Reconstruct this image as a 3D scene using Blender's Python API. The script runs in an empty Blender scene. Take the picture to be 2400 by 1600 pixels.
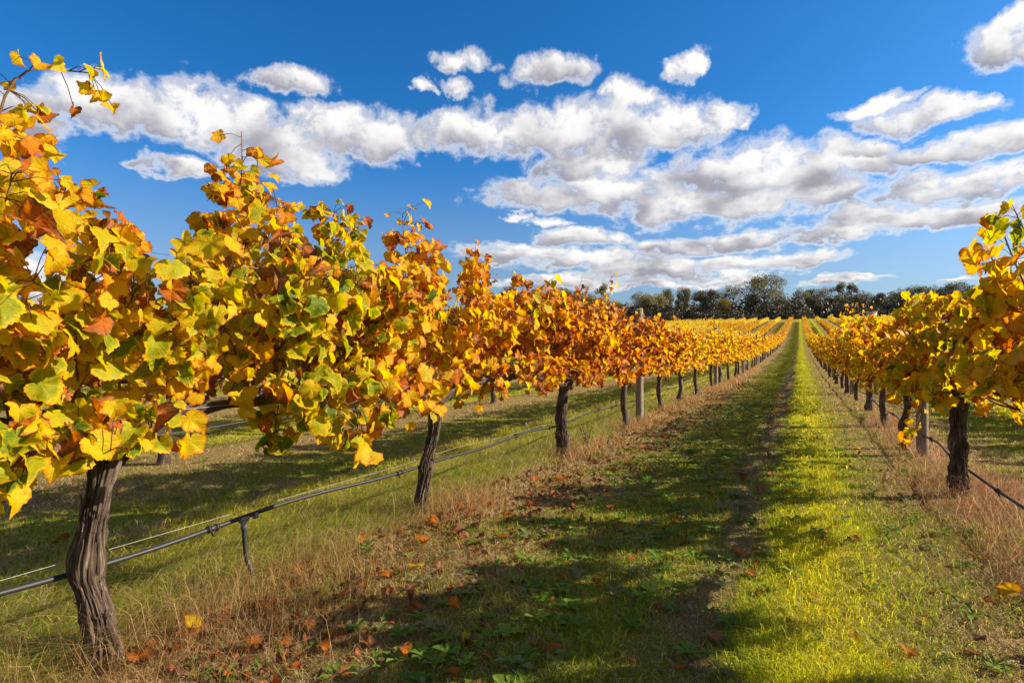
import bpy, math, random
import numpy as np
from mathutils import Vector
R = math.radians
C = bpy.context.scene.collection
SC = bpy.context.scene
random.seed(7)

# ------------------------------------------------------------------ camera
THETA = math.atan2(675.0, 1333.3)          # the rows run this far right of the lens axis
CAM_H = 1.10
F = 1333.3                                 # focal length in photo pixels (2400 wide)
cam_d = bpy.data.cameras.new('camera')
cam_d.sensor_width = 36.0; cam_d.lens = 20.0
cam_d.clip_start = 0.05; cam_d.clip_end = 9000
cam = bpy.data.objects.new('camera', cam_d); C.objects.link(cam)
PITCH = math.atan2(17.0, 1333.3)
cam.location = (0, 0, CAM_H); cam.rotation_euler = (R(90) + PITCH, 0, THETA)
SC.camera = cam

# ------------------------------------------------------------------ sun, sky, exposure
SUN_EL = R(27.0)
SUN_AZ = THETA + R(3)                      # from +X towards +Y
sun_dir = Vector((math.cos(SUN_AZ) * math.cos(SUN_EL), math.sin(SUN_AZ) * math.cos(SUN_EL), math.sin(SUN_EL)))
sd = bpy.data.lights.new('sun', 'SUN'); sd.energy = 5.0; sd.angle = R(0.53); sd.color = (1.0, 0.87, 0.68)
sun = bpy.data.objects.new('sun', sd); C.objects.link(sun)
sun.rotation_euler = sun_dir.to_track_quat('Z', 'Y').to_euler(); sun.location = (30, 20, 30)

vs = SC.view_settings
SC.display_settings.display_device = 'sRGB'
vs.view_transform = 'Standard'; vs.look = 'None'; vs.gamma = 1.0; vs.use_curve_mapping = False
vs.exposure = 1.2
SC.cycles.max_bounces = 7; SC.cycles.diffuse_bounces = 4; SC.cycles.glossy_bounces = 2
SC.cycles.transmission_bounces = 4; SC.cycles.transparent_max_bounces = 4
SC.cycles.caustics_reflective = False; SC.cycles.caustics_refractive = False
SC.cycles.use_denoising = True


def pix_dir(px, py):
    """direction of a point of the photo given in its 2352-wide view"""
    k = 2400.0 / 2352.0
    x = (px * k - 1200) / F; y = (800 - py * k) / F
    cp, sp = math.cos(PITCH), math.sin(PITCH)
    fwd = 1 * cp - y * sp; up = sp + y * cp
    ct, st = math.cos(THETA), math.sin(THETA)
    return Vector((x * ct - fwd * st, x * st + fwd * ct, up)).normalized()


def uv_of(px, py):
    d = pix_dir(px, py)
    return math.atan2(d.x, d.y), d.z


class NT:
    """small helper for wiring nodes"""
    def __init__(s, tree): s.t = tree; s.n = tree.nodes; s.l = tree.links
    def node(s, typ, **kw):
        nd = s.n.new(typ)
        for k, v in kw.items(): setattr(nd, k, v)
        return nd
    def put(s, sock, v):
        if hasattr(v, 'is_output') or isinstance(v, bpy.types.NodeSocket): s.l.new(v, sock)
        else: sock.default_value = v
    def math(s, op, a, b=0.0, c=None, clamp=False):
        nd = s.node('ShaderNodeMath', operation=op, use_clamp=clamp)
        s.put(nd.inputs[0], a); s.put(nd.inputs[1], b)
        if c is not None: s.put(nd.inputs[2], c)
        return nd.outputs[0]
    def vec(s, op, a, b=None, c=None):
        nd = s.node('ShaderNodeVectorMath', operation=op)
        s.put(nd.inputs[0], a)
        if b is not None: s.put(nd.inputs[1], b)
        if c is not None: s.put(nd.inputs[2], c)
        return nd.outputs['Value'] if op in ('DOT_PRODUCT', 'LENGTH') else nd.outputs[0]
    def ramp(s, fac, stops, interp='LINEAR'):
        nd = s.node('ShaderNodeValToRGB'); cr = nd.color_ramp; cr.interpolation = interp
        while len(cr.elements) > 1: cr.elements.remove(cr.elements[-1])
        cr.elements[0].position = stops[0][0]; cr.elements[0].color = (*stops[0][1], 1)
        for p, c in stops[1:]:
            e = cr.elements.new(p); e.color = (*c, 1)
        s.put(nd.inputs[0], fac)
        return nd.outputs[0]
    def noise(s, vec, scale, detail=4, rough=0.55, dist=0.0):
        nd = s.node('ShaderNodeTexNoise')
        if vec is not None: s.put(nd.inputs['Vector'], vec)
        nd.inputs['Scale'].default_value = scale; nd.inputs['Detail'].default_value = detail
        nd.inputs['Roughness'].default_value = rough; nd.inputs['Distortion'].default_value = dist
        return nd.outputs[0]
    def mix(s, fac, a, b, blend='MIX'):
        nd = s.node('ShaderNodeMix', data_type='RGBA', blend_type=blend)
        s.put(nd.inputs[0], fac)
        for sock, v in ((nd.inputs[6], a), (nd.inputs[7], b)):
            if isinstance(v, tuple): v = (*v, 1) if len(v) == 3 else v
            s.put(sock, v)
        return nd.outputs[2]
    def smooth(s, v, lo, hi, a=0.0, b=1.0):
        nd = s.node('ShaderNodeMapRange', interpolation_type='SMOOTHSTEP')
        s.put(nd.inputs[0], v)
        for i, x in enumerate((lo, hi, a, b)): nd.inputs[i + 1].default_value = x
        return nd.outputs[0]


# the clouds of that day: centre and half axes of each heap
HEAPS = [
 (60, 270, 150, 70), (190, 250, 150, 70), (330, 265, 170, 75), (500, 285, 170, 85), (640, 350, 150, 75), (700, 385, 80, 45),
 (800, 310, 130, 60), (880, 320, 85, 60), (690, 190, 105, 36), (1060, 147, 62, 30), (1052, 205, 58, 22), (1265, 172, 100, 40),
 (1580, 155, 45, 34), (960, 205, 30, 12), (1060, 300, 110, 55), (1180, 310, 150, 68), (1340, 305, 170, 78),
 (1500, 305, 150, 75), (1350, 380, 130, 45), (1440, 222, 62, 40), (1668, 278, 58, 28), (1545, 260, 60, 32), (1240, 455, 140, 48), (1400, 445, 190, 52),
 (1180, 505, 40, 8), (1270, 512, 70, 14),
 (1560, 480, 140, 48), (1700, 400, 170, 75), (1850, 395, 180, 72), (1980, 390, 130, 45), (1750, 470, 170, 55), (1900, 460, 110, 45),
 (2010, 242, 78, 30), (2105, 275, 125, 38), (2220, 242, 45, 20), (2000, 345, 90, 26), (2160, 350, 130, 26), (2290, 330, 110, 38),
 (2180, 430, 200, 44), (2330, 405, 80, 30), (2050, 500, 190, 42), (2230, 490, 180, 38), (1930, 540, 120, 26),
 (1345, 553, 105, 28), (1200, 590, 140, 22), (1360, 600, 200, 26), (1560, 572, 120, 24), (1720, 555, 130, 28), (1520, 622, 190, 24), (1700, 610, 160, 22), (1840, 598, 110, 20),
 (1300, 645, 200, 14), (1500, 655, 220, 12), (1680, 640, 90, 10), (1920, 640, 100, 9), (1990, 634, 48, 6), (2235, 636, 60, 9), (2315, 594, 42, 7),
 (2325, 105, 115, 62), (2345, 45, 70, 45), (60, 640, 220, 60), (420, 390, 90, 25), (940, 605, 30, 8)]

# clouds added out of view to brighten the shade: azimuth in degrees from the rows, sine of height, half axes
_rc = random.Random(12)
FILL_CLOUDS = []
for _k in range(23):
    _az = _rc.uniform(100, 246); _az = _az - 360 if _az > 180 else _az
    _z = _rc.choice((.12, .22, .34, .48, .62, .76)) + _rc.uniform(-.05, .05)
    FILL_CLOUDS.append((R(_az), _z, R(_rc.uniform(12, 22)) / max(.35, math.sqrt(1 - _z * _z)), _rc.uniform(.05, .09) + .06 * _z))

w = bpy.data.worlds.new('World'); SC.world = w; w.use_nodes = True
wt = NT(w.node_tree); wt.n.clear()
sky = wt.node('ShaderNodeTexSky', sky_type='NISHITA')
sky.sun_disc = False; sky.sun_elevation = SUN_EL; sky.sun_rotation = R(90) - SUN_AZ
sky.altitude = 0; sky.air_density = 1.0; sky.dust_density = 0.8; sky.ozone_density = 4.0

tc = wt.node('ShaderNodeTexCoord')
nd = wt.vec('NORMALIZE', tc.outputs['Generated'])
sep = wt.node('ShaderNodeSeparateXYZ'); wt.l.new(nd, sep.inputs[0])
az = wt.math('ARCTAN2', sep.outputs[0], sep.outputs[1])
cu = wt.node('ShaderNodeCombineXYZ'); wt.put(cu.inputs[0], az); wt.put(cu.inputs[1], sep.outputs[2])
den = wt.math('ADD', wt.math('MAXIMUM', sep.outputs[2], 0.0), 0.16)
cq = wt.node('ShaderNodeCombineXYZ')          # the cloud layer seen in perspective: finer towards the horizon
wt.put(cq.inputs[0], wt.math('MULTIPLY', az, 3.0)); wt.put(cq.inputs[1], wt.math('MULTIPLY', wt.math('LOGARITHM', den, math.e), 1.9))
Q = cq.outputs[0]
wn = wt.node('ShaderNodeTexNoise'); wt.l.new(Q, wn.inputs['Vector']); wn.inputs['Scale'].default_value = 3.2; wn.inputs['Detail'].default_value = 5; wn.inputs['Roughness'].default_value = 0.6
wv = wt.vec('MULTIPLY', wt.vec('SUBTRACT', wn.outputs['Color'], (0.5, 0.5, 0.5)), (0.16, 0.075, 0.0))
P = wt.vec('ADD', cu.outputs[0], wv)
fine = wt.noise(Q, 8.0, 10, 0.62, 0.25)
soft = wt.noise(Q, 3.6, 5, 0.5, 0.0)
wob = wt.math('ADD', wt.math('MULTIPLY', wt.math('SUBTRACT', fine, 0.5), 3.1), 1.0)
lum_n = wt.math('ADD', wt.math('MULTIPLY', wt.math('SUBTRACT', soft, 0.5), 3.0), wt.math('MULTIPLY', wt.math('SUBTRACT', fine, 0.5), 0.40))
A = None; S = None
ALL = []
for (cx, cy, rx, ry) in sorted(HEAPS, key=lambda h_: -(h_[1] + .6 * h_[3])):
    ALL.append((*uv_of(cx, cy), abs(uv_of(cx + rx, cy)[0] - uv_of(cx - rx, cy)[0]) / 2 * 1.10,
                abs(uv_of(cx, cy - ry)[1] - uv_of(cx, cy + ry)[1]) / 2 * 1.10, 0.75 if rx < 80 and cy < 330 else 0.15 if rx < 80 else 0.0))
for (u0, v0, ru, rv_, small) in [(*r_, 0.2) for r_ in FILL_CLOUDS] + ALL:
    q = wt.vec('MULTIPLY_ADD', P, (1 / ru, 1 / rv_, 0), (-u0 / ru, -v0 / rv_, 0))
    d2 = wt.vec('DOT_PRODUCT', q, q)
    low = wt.math('MINIMUM', wt.vec('DOT_PRODUCT', q, (0.0, 1.0, 0.0)), 0.0)
    d2 = wt.math('MULTIPLY_ADD', wt.math('MULTIPLY', low, low), 0.7, d2)
    a = wt.smooth(wt.math('SUBTRACT', wob, d2), -0.40, 0.85)
    hgt = wt.vec('DOT_PRODUCT', q, (0.30, 0.85, 0.0))
    lum = wt.smooth(wt.math('ADD', hgt, lum_n), -0.80 - small, 0.58 - small)
    if A is None: A, S = a, lum
    else:
        A = wt.math('MAXIMUM', A, a)
        mxn = wt.node('ShaderNodeMix', data_type='FLOAT'); wt.put(mxn.inputs[0], a); wt.put(mxn.inputs[2], S); wt.put(mxn.inputs[3], lum); S = mxn.outputs[0]
sat = wt.node('ShaderNodeHueSaturation'); wt.put(sat.inputs['Value'], wt.smooth(sep.outputs[2], 0.0, 0.30, 0.70, 1.0)); wt.put(sat.inputs['Saturation'], wt.smooth(sep.outputs[2], 0.0, 0.34, 0.72, 1.13))
wt.l.new(wt.mix(1.0, sky.outputs[0], (0.56, 0.84, 1.08), 'MULTIPLY'), sat.inputs['Color'])
S = wt.math('MAXIMUM', S, wt.smooth(A, 0.45, 1.0, 1.0, 0.0))
ccol = wt.mix(S, (2.45, 2.38, 2.72), (6.9, 6.75, 6.6))
col = wt.mix(wt.math('MULTIPLY', A, 0.97), sat.outputs[0], ccol)
bg = wt.node('ShaderNodeBackground'); wt.l.new(col, bg.inputs[0]); bg.inputs[1].default_value = 0.066
wo = wt.node('ShaderNodeOutputWorld'); wt.l.new(bg.outputs[0], wo.inputs[0])

# ------------------------------------------------------------------ terrain
LX, RX, ROW = -2.2, 1.05, 3.25            # the two rows beside the alley, row spacing
VS = 2.2                                  # vine spacing
_gd = np.array([-60, 26, 33, 40, 55, 82, 112, 140, 168, 200, 260, 330, 380, 9000.0])
_gz = np.array([0, 0, .12, .3, .62, 1.55, 3.7, 5.7, 7.6, 9.8, 13.6, 17.4, 18.0, 18.0])
_dd = np.linspace(-60, 600, 6601)
_zz = np.interp(_dd, _gd, _gz)
_k = np.hanning(121); _k /= _k.sum()
_zz = np.convolve(np.pad(_zz, 60, mode='edge'), _k, mode='valid')


def gz(x, y):
    x = np.asarray(x, float); y = np.asarray(y, float)
    b = np.interp(y, _dd, _zz)
    return b + 0.012 * np.sin(x * 2.1 + 0.7 * y) * np.sin(y * 1.3 + 0.4) + 0.008 * np.sin(x * 5.3 + 1) * np.sin(y * 4.1)


def ground_at(px, py):
    """where the sight line through a photo point meets the near ground"""
    d = pix_dir(px, py); t = -CAM_H / d.z
    return d.x * t, d.y * t


def mesh_np(name, V, tris=None, quads=None, mats=(), smooth=False, attrs=None, mi=None, uv=None):
    V = np.ascontiguousarray(V, np.float32)
    nt = 0 if tris is None else len(tris); nq = 0 if quads is None else len(quads)
    me = bpy.data.meshes.new(name)
    me.vertices.add(len(V)); me.vertices.foreach_set('co', V.ravel())
    idx = []
    if nt: idx.append(np.asarray(tris).ravel())
    if nq: idx.append(np.asarray(quads).ravel())
    idx = np.concatenate(idx).astype(np.int32)
    me.loops.add(len(idx)); me.loops.foreach_set('vertex_index', idx)
    me.polygons.add(nt + nq)
    ls = np.concatenate([np.arange(nt) * 3, nt * 3 + np.arange(nq) * 4]).astype(np.int32)
    me.polygons.foreach_set('loop_start', ls)
    for m in mats: me.materials.append(m)
    if mi is not None: me.polygons.foreach_set('material_index', np.asarray(mi, np.int32))
    if smooth: me.polygons.foreach_set('use_smooth', np.ones(nt + nq, bool))
    me.update(calc_edges=True); me.validate()
    for k, a in (attrs or {}).items():
        a = np.asarray(a, np.float32)
        if a.ndim == 1:
            at = me.attributes.new(k, 'FLOAT', 'POINT'); at.data.foreach_set('value', a)
        elif a.shape[1] == 3:
            at = me.attributes.new(k, 'FLOAT_VECTOR', 'POINT'); at.data.foreach_set('vector', a.ravel())
        else:
            at = me.attributes.new(k, 'FLOAT_COLOR', 'POINT'); at.data.foreach_set('color', a.ravel())
    return me


class Geo:
    """collects pieces of one mesh"""
    def __init__(s): s.V = []; s.T = []; s.Q = []; s.mt = []; s.mq = []; s.n = 0; s.A = {}
    def add(s, V, T=None, Q=None, m=0, **attrs):
        V = np.asarray(V, float)
        if T is not None and len(T): s.T.append(np.asarray(T) + s.n); s.mt.append(np.full(len(T), m))
        if Q is not None and len(Q): s.Q.append(np.asarray(Q) + s.n); s.mq.append(np.full(len(Q), m))
        for k, a in attrs.items(): s.A.setdefault(k, []).append((s.n, np.asarray(a, float)))
        s.V.append(V); s.n += len(V)
    def mesh(s, name, mats, smooth=True):
        V = np.concatenate(s.V)
        T = np.concatenate(s.T) if s.T else None; Q = np.concatenate(s.Q) if s.Q else None
        mi = np.concatenate((s.mt if s.T else []) + (s.mq if s.Q else []))
        at = {}
        for k, lst in s.A.items():
            sh = lst[0][1].shape[1:]
            arr = np.zeros((len(V),) + sh)
            for o, a in lst: arr[o:o + len(a)] = a
            at[k] = arr
        return mesh_np(name, V, T, Q, mats, smooth, at, mi)


def obj(name, me, parent=None):
    o = bpy.data.objects.new(name, me); C.objects.link(o)
    if parent: o.parent = parent
    return o


def thing(name, label, cat, loc=(0, 0, 0), rz=0, group=None):
    o = bpy.data.objects.new(name, None); C.objects.link(o)
    o.empty_display_size = 0.2
    o.location = loc; o.rotation_euler = (0, 0, rz)
    o['label'] = label; o['category'] = cat
    if group: o['group'] = group
    return o


def tag(o, label, cat, group=None):
    o['label'] = label; o['category'] = cat
    if group: o['group'] = group
    return o


def struct(o, kind='structure', label=None, cat=None):
    o['kind'] = kind
    if label: o['label'] = label
    if cat: o['category'] = cat
    return o


# ------------------------------------------------------------------ materials
def new_mat(name):
    m = bpy.data.materials.new(name); m.use_nodes = True
    t = NT(m.node_tree); t.n.clear()
    return m, t


def out(t, sh):
    o = t.node('ShaderNodeOutputMaterial'); t.l.new(sh, o.inputs[0])


def attr(t, name, what='Fac'):
    a = t.node('ShaderNodeAttribute'); a.attribute_name = name
    return a.outputs[what]


def thin_shader(t, col, trans, transcol=None, rough=0.5, gloss=0.06, normal=None):
    p = t.node('ShaderNodeBsdfPrincipled'); t.put(p.inputs['Base Color'], col)
    p.inputs['Roughness'].default_value = rough
    p.inputs['Specular IOR Level'].default_value = gloss * 5
    tr = t.node('ShaderNodeBsdfTranslucent'); t.put(tr.inputs[0], transcol if transcol is not None else col)
    if normal is not None:
        t.l.new(normal, p.inputs['Normal'])
    mx = t.node('ShaderNodeMixShader'); t.put(mx.inputs[0], trans)
    t.l.new(p.outputs[0], mx.inputs[1]); t.l.new(tr.outputs[0], mx.inputs[2])
    out(t, mx.outputs[0])


def leaf_material(name, veins=True):
    m, t = new_mat(name)
    val = attr(t, 'leaf_tone'); rim = attr(t, 'rim'); lp = attr(t, 'leaf_pos', 'Vector')
    oi = t.node('ShaderNodeObjectInfo')
    sp = t.node('ShaderNodeSeparateColor'); t.l.new(oi.outputs['Color'], sp.inputs[0])
    geo = t.node('ShaderNodeTexCoord')
    n1 = t.noise(geo.outputs['Object'], 22, 4, 0.65)
    n2 = t.noise(geo.outputs['Object'], 95, 3, 0.7)
    v = t.math('ADD', val, t.math('MULTIPLY', t.math('SUBTRACT', sp.outputs[0], 0.5), 1.0))
    v = t.math('ADD', v, t.math('MULTIPLY', t.math('SUBTRACT', n1, 0.5), 0.34))
    edge = t.math('MULTIPLY', t.smooth(t.math('ADD', rim, t.math('MULTIPLY', t.math('SUBTRACT', n2, 0.5), 0.9)), 0.66, 1.20), 0.40)
    v = t.math('ADD', v, edge)
    spots = t.math('MULTIPLY', t.smooth(n2, 0.62, 0.70), 0.34)
    v = t.math('ADD', v, spots)
    col = t.ramp(v, [(0.0, (.06, .125, .008)), (.16, (.15, .22, .01)), (.30, (.44, .42, .010)), (.44, (.76, .52, .006)), (.59, (.76, .37, .006)),
                     (.70, (.64, .19, .008)), (.82, (.48, .11, .010)), (.92, (.30, .095, .022)), (1.0, (.12, .055, .03))])
    if veins:
        s3 = t.node('ShaderNodeSeparateXYZ'); t.l.new(lp, s3.inputs[0])
        au = t.math('ABSOLUTE', s3.outputs[0]); ang = t.math('ARCTAN2', au, s3.outputs[1])
        rr = s3.outputs[2]
        dist = None
        for a0 in (0.0, 0.86, 1.75):
            d = t.math('MULTIPLY', t.math('ABSOLUTE', t.math('SUBTRACT', ang, a0)), rr)
            dist = d if dist is None else t.math('MINIMUM', dist, d)
        side = t.math('ABSOLUTE', t.math('SUBTRACT', t.math('FRACT', t.math('MULTIPLY', t.math('SUBTRACT', rr, t.math('MULTIPLY', dist, 0.8)), 6.0)), 0.5))
        vein = t.math('MAXIMUM', t.smooth(dist, 0.012, 0.035, 1, 0), t.math('MULTIPLY', t.smooth(side, 0.03, 0.10, 1, 0), 0.45))
        col = t.mix(t.math('MULTIPLY', vein, 0.22), col, (.68, .52, .04))
        bump = t.node('ShaderNodeBump'); bump.inputs['Strength'].default_value = 0.55; bump.inputs['Distance'].default_value = 0.004
        hh = t.math('ADD', t.math('MULTIPLY', vein, -0.8), t.noise(geo.outputs['Object'], 140, 2, 0.5))
        t.l.new(hh, bump.inputs['Height'])
        nrm = bump.outputs[0]
    else:
        nrm = None
    hs = t.node('ShaderNodeHueSaturation'); t.l.new(col, hs.inputs['Color']); hs.inputs['Saturation'].default_value = 1.08; hs.inputs['Value'].default_value = 1.0
    tw = t.smooth(v, 0.75, 1.0, 0.58, 0.28)
    thin_shader(t, col, tw, hs.outputs[0], 0.5, 0.035, nrm)
    return m


M_leaf = leaf_material('vine_leaf_veined', True)
M_leaf_far = leaf_material('vine_leaf_plain', False)


def bark_material(name, dark, mid, light, scale=1.0, stretch=9.0, amount=0.8):
    m, t = new_mat(name)
    tcn = t.node('ShaderNodeTexCoord')
    co = attr(t, 'bark_pos', 'Vector')
    st = t.vec('MULTIPLY', co, (1.0, 1.0, 1.0))
    n1 = t.noise(st, 6 * scale, 8, 0.75, 0.8)
    n2 = t.noise(tcn.outputs['Object'], 14, 3, 0.6)
    f = t.math('ADD', t.math('MULTIPLY', n1, 1.5), t.math('MULTIPLY', n2, 0.35))
    col = t.ramp(t.math('SUBTRACT', f, 0.42), [(0.28, dark), (0.52, mid), (0.78, light)])
    b = t.node('ShaderNodeBump'); b.inputs['Strength'].default_value = amount; b.inputs['Distance'].default_value = 0.02
    t.l.new(n1, b.inputs['Height'])
    p = t.node('ShaderNodeBsdfPrincipled'); t.l.new(col, p.inputs['Base Color'])
    p.inputs['Roughness'].default_value = 0.85; p.inputs['Specular IOR Level'].default_value = 0.25
    t.l.new(b.outputs[0], p.inputs['Normal'])
    out(t, p.outputs[0])
    return m


M_bark = bark_material('old_vine_bark', (.016, .010, .007), (.090, .062, .044), (.30, .225, .17))
M_cane = bark_material('vine_cane', (.11, .045, .02), (.26, .13, .06), (.40, .24, .13), 2.0)
M_post = bark_material('weathered_timber', (.11, .09, .065), (.25, .21, .16), (.40, .35, .27), 1.4)
M_gum = bark_material('gum_bark', (.05, .045, .035), (.12, .105, .085), (.22, .20, .17), 0.2)


def simple(name, col, rough=0.5, metal=0.0, var=0.25, scale=30, spec=0.5):
    m, t = new_mat(name)
    tcn = t.node('ShaderNodeTexCoord')
    n = t.noise(tcn.outputs['Object'], scale, 4, 0.6)
    c = t.mix(n, tuple(x * (1 - var) for x in col), tuple(min(1, x * (1 + var)) for x in col))
    p = t.node('ShaderNodeBsdfPrincipled'); t.l.new(c, p.inputs['Base Color'])
    p.inputs['Roughness'].default_value = rough; p.inputs['Metallic'].default_value = metal
    p.inputs['Specular IOR Level'].default_value = spec
    out(t, p.outputs[0])
    return m


M_pipe = simple('black_poly_pipe', (.020, .020, .022), 0.5, 0, 0.5, 18, 0.3)
M_wire = simple('galvanised_wire', (.24, .24, .23), 0.5, 0.2, 0.3, 40)
M_clip = simple('pale_clip', (.13, .145, .165), 0.4, 0, 0.2, 60)
M_shed = simple('pale_sheet', (.45, .42, .36), 0.6, 0, 0.15, 3)
M_shedroof = simple('grey_sheet_roof', (.33, .33, .32), 0.5, 0, 0.15, 3)


def blade_material(name, trans=0.42):
    m, t = new_mat(name)
    a = t.node('ShaderNodeAttribute'); a.attribute_name = 'blade_colour'
    hs = t.node('ShaderNodeHueSaturation'); t.l.new(a.outputs['Color'], hs.inputs['Color']); hs.inputs['Value'].default_value = 1.4
    thin_shader(t, a.outputs['Color'], trans, hs.outputs[0], 0.5, 0.025)
    return m


M_blade = blade_material('grass_blade', 0.48)
M_weed = blade_material('weed_leaf', 0.35)


def crown_material(name, dark, light, trans=0.25):
    m, t = new_mat(name)
    v = attr(t, 'leaf_tone'); oi = t.node('ShaderNodeObjectInfo')
    c = t.mix(v, dark, light)
    c = t.mix(1.0, c, oi.outputs['Color'], 'MULTIPLY')
    thin_shader(t, c, trans, None, 0.6, 0.05)
    return m


M_crown = crown_material('gum_foliage', (.085, .085, .040), (.34, .29, .14))
M_scrub = crown_material('scrub_foliage', (.036, .033, .019), (.135, .110, .064), 0.15)

# the ground: bands of mown grass, bare wheel marks and dry growth under the vines
m_ground, t = new_mat('vineyard_ground')
tcn = t.node('ShaderNodeTexCoord'); pos = tcn.outputs['Object']
s3 = t.node('ShaderNodeSeparateXYZ'); t.l.new(pos, s3.inputs[0])
lat = t.math('FLOORED_MODULO', t.math('SUBTRACT', s3.outputs[0], LX), ROW)
nz = t.noise(pos, 1.6, 5, 0.65); nf = t.noise(pos, 26, 5, 0.7); nb = t.noise(pos, 0.35, 3, 0.5); nvf = t.noise(pos, 110, 3, 0.7)
lw = t.math('ADD', lat, t.math('MULTIPLY', t.math('SUBTRACT', nz, 0.5), 0.9))
lf = t.math('DIVIDE', lw, ROW)
green = t.mix(nf, (.07, .10, .010), (.26, .27, .020))
green = t.mix(t.smooth(nb, 0.35, 0.65), green, t.mix(nf, (.11, .14, .010), (.36, .34, .024)))
dry = t.mix(nf, (.13, .08, .034), (.40, .29, .13))
soil = t.mix(nvf, (.045, .030, .018), (.15, .105, .060))
band = t.ramp(lf, [(0.0, (1, 1, 1)), (.16, (.85, .85, .85)), (.30, (.25, .25, .25)), (.50, (.10, .10, .10)), (.545, (.3, .3, .3)), (.575, (.9, .9, .9)), (.61, (.05, .05, .05)), (.76, (.10, .10, .10)), (.85, (.60, .60, .60)), (1.0, (1, 1, 1))])
sun_or_patch = t.ramp(lf, [(.0, (0, 0, 0)), (.36, (.25, .25, .25)), (.50, (.3, .3, .3)), (.60, (.1, .1, .1)), (.64, (1, 1, 1)), (.74, (.9, .9, .9)), (.84, (0, 0, 0))])  # sunlit strip of each alley, painted in as lighter yellow-green
green = t.mix(t.math('MULTIPLY', sun_or_patch, 0.75), green, t.mix(nf, (.30, .33, .012), (.56, .52, .02)))
gcol = t.mix(band, green, dry)
gcol = t.mix(t.math('MULTIPLY', t.smooth(nvf, 0.56, 0.70), 0.7), gcol, soil)
bm = t.node('ShaderNodeBump'); bm.inputs['Strength'].default_value = 0.9; bm.inputs['Distance'].default_value = 0.05
t.l.new(t.math('ADD', nf, t.math('MULTIPLY', nvf, 0.5)), bm.inputs['Height'])
pg = t.node('ShaderNodeBsdfPrincipled'); t.l.new(gcol, pg.inputs['Base Color']); pg.inputs['Roughness'].default_value = 0.9
pg.inputs['Specular IOR Level'].default_value = 0.0; t.l.new(bm.outputs[0], pg.inputs['Normal'])
out(t, pg.outputs[0])

ys = np.concatenate([np.arange(-12, 40, 0.35), np.arange(40, 400, 2.5), np.geomspace(402, 7000, 24)])
xs = np.concatenate([-np.geomspace(7000, 22, 26), np.arange(-20, 14, 0.35), np.geomspace(16, 7000, 26)])
X, Y = np.meshgrid(xs, ys)
Z = gz(X, Y)
nx, ny = len(xs), len(ys)
V = np.stack([X, Y, Z], -1).reshape(-1, 3)
i, j = np.meshgrid(np.arange(nx - 1), np.arange(ny - 1)); a = (j * nx + i).ravel()
gq = np.stack([a, a + 1, a + nx + 1, a + nx], -1)
struct(obj('ground', mesh_np('ground', V, None, gq, [m_ground], True)))


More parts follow.
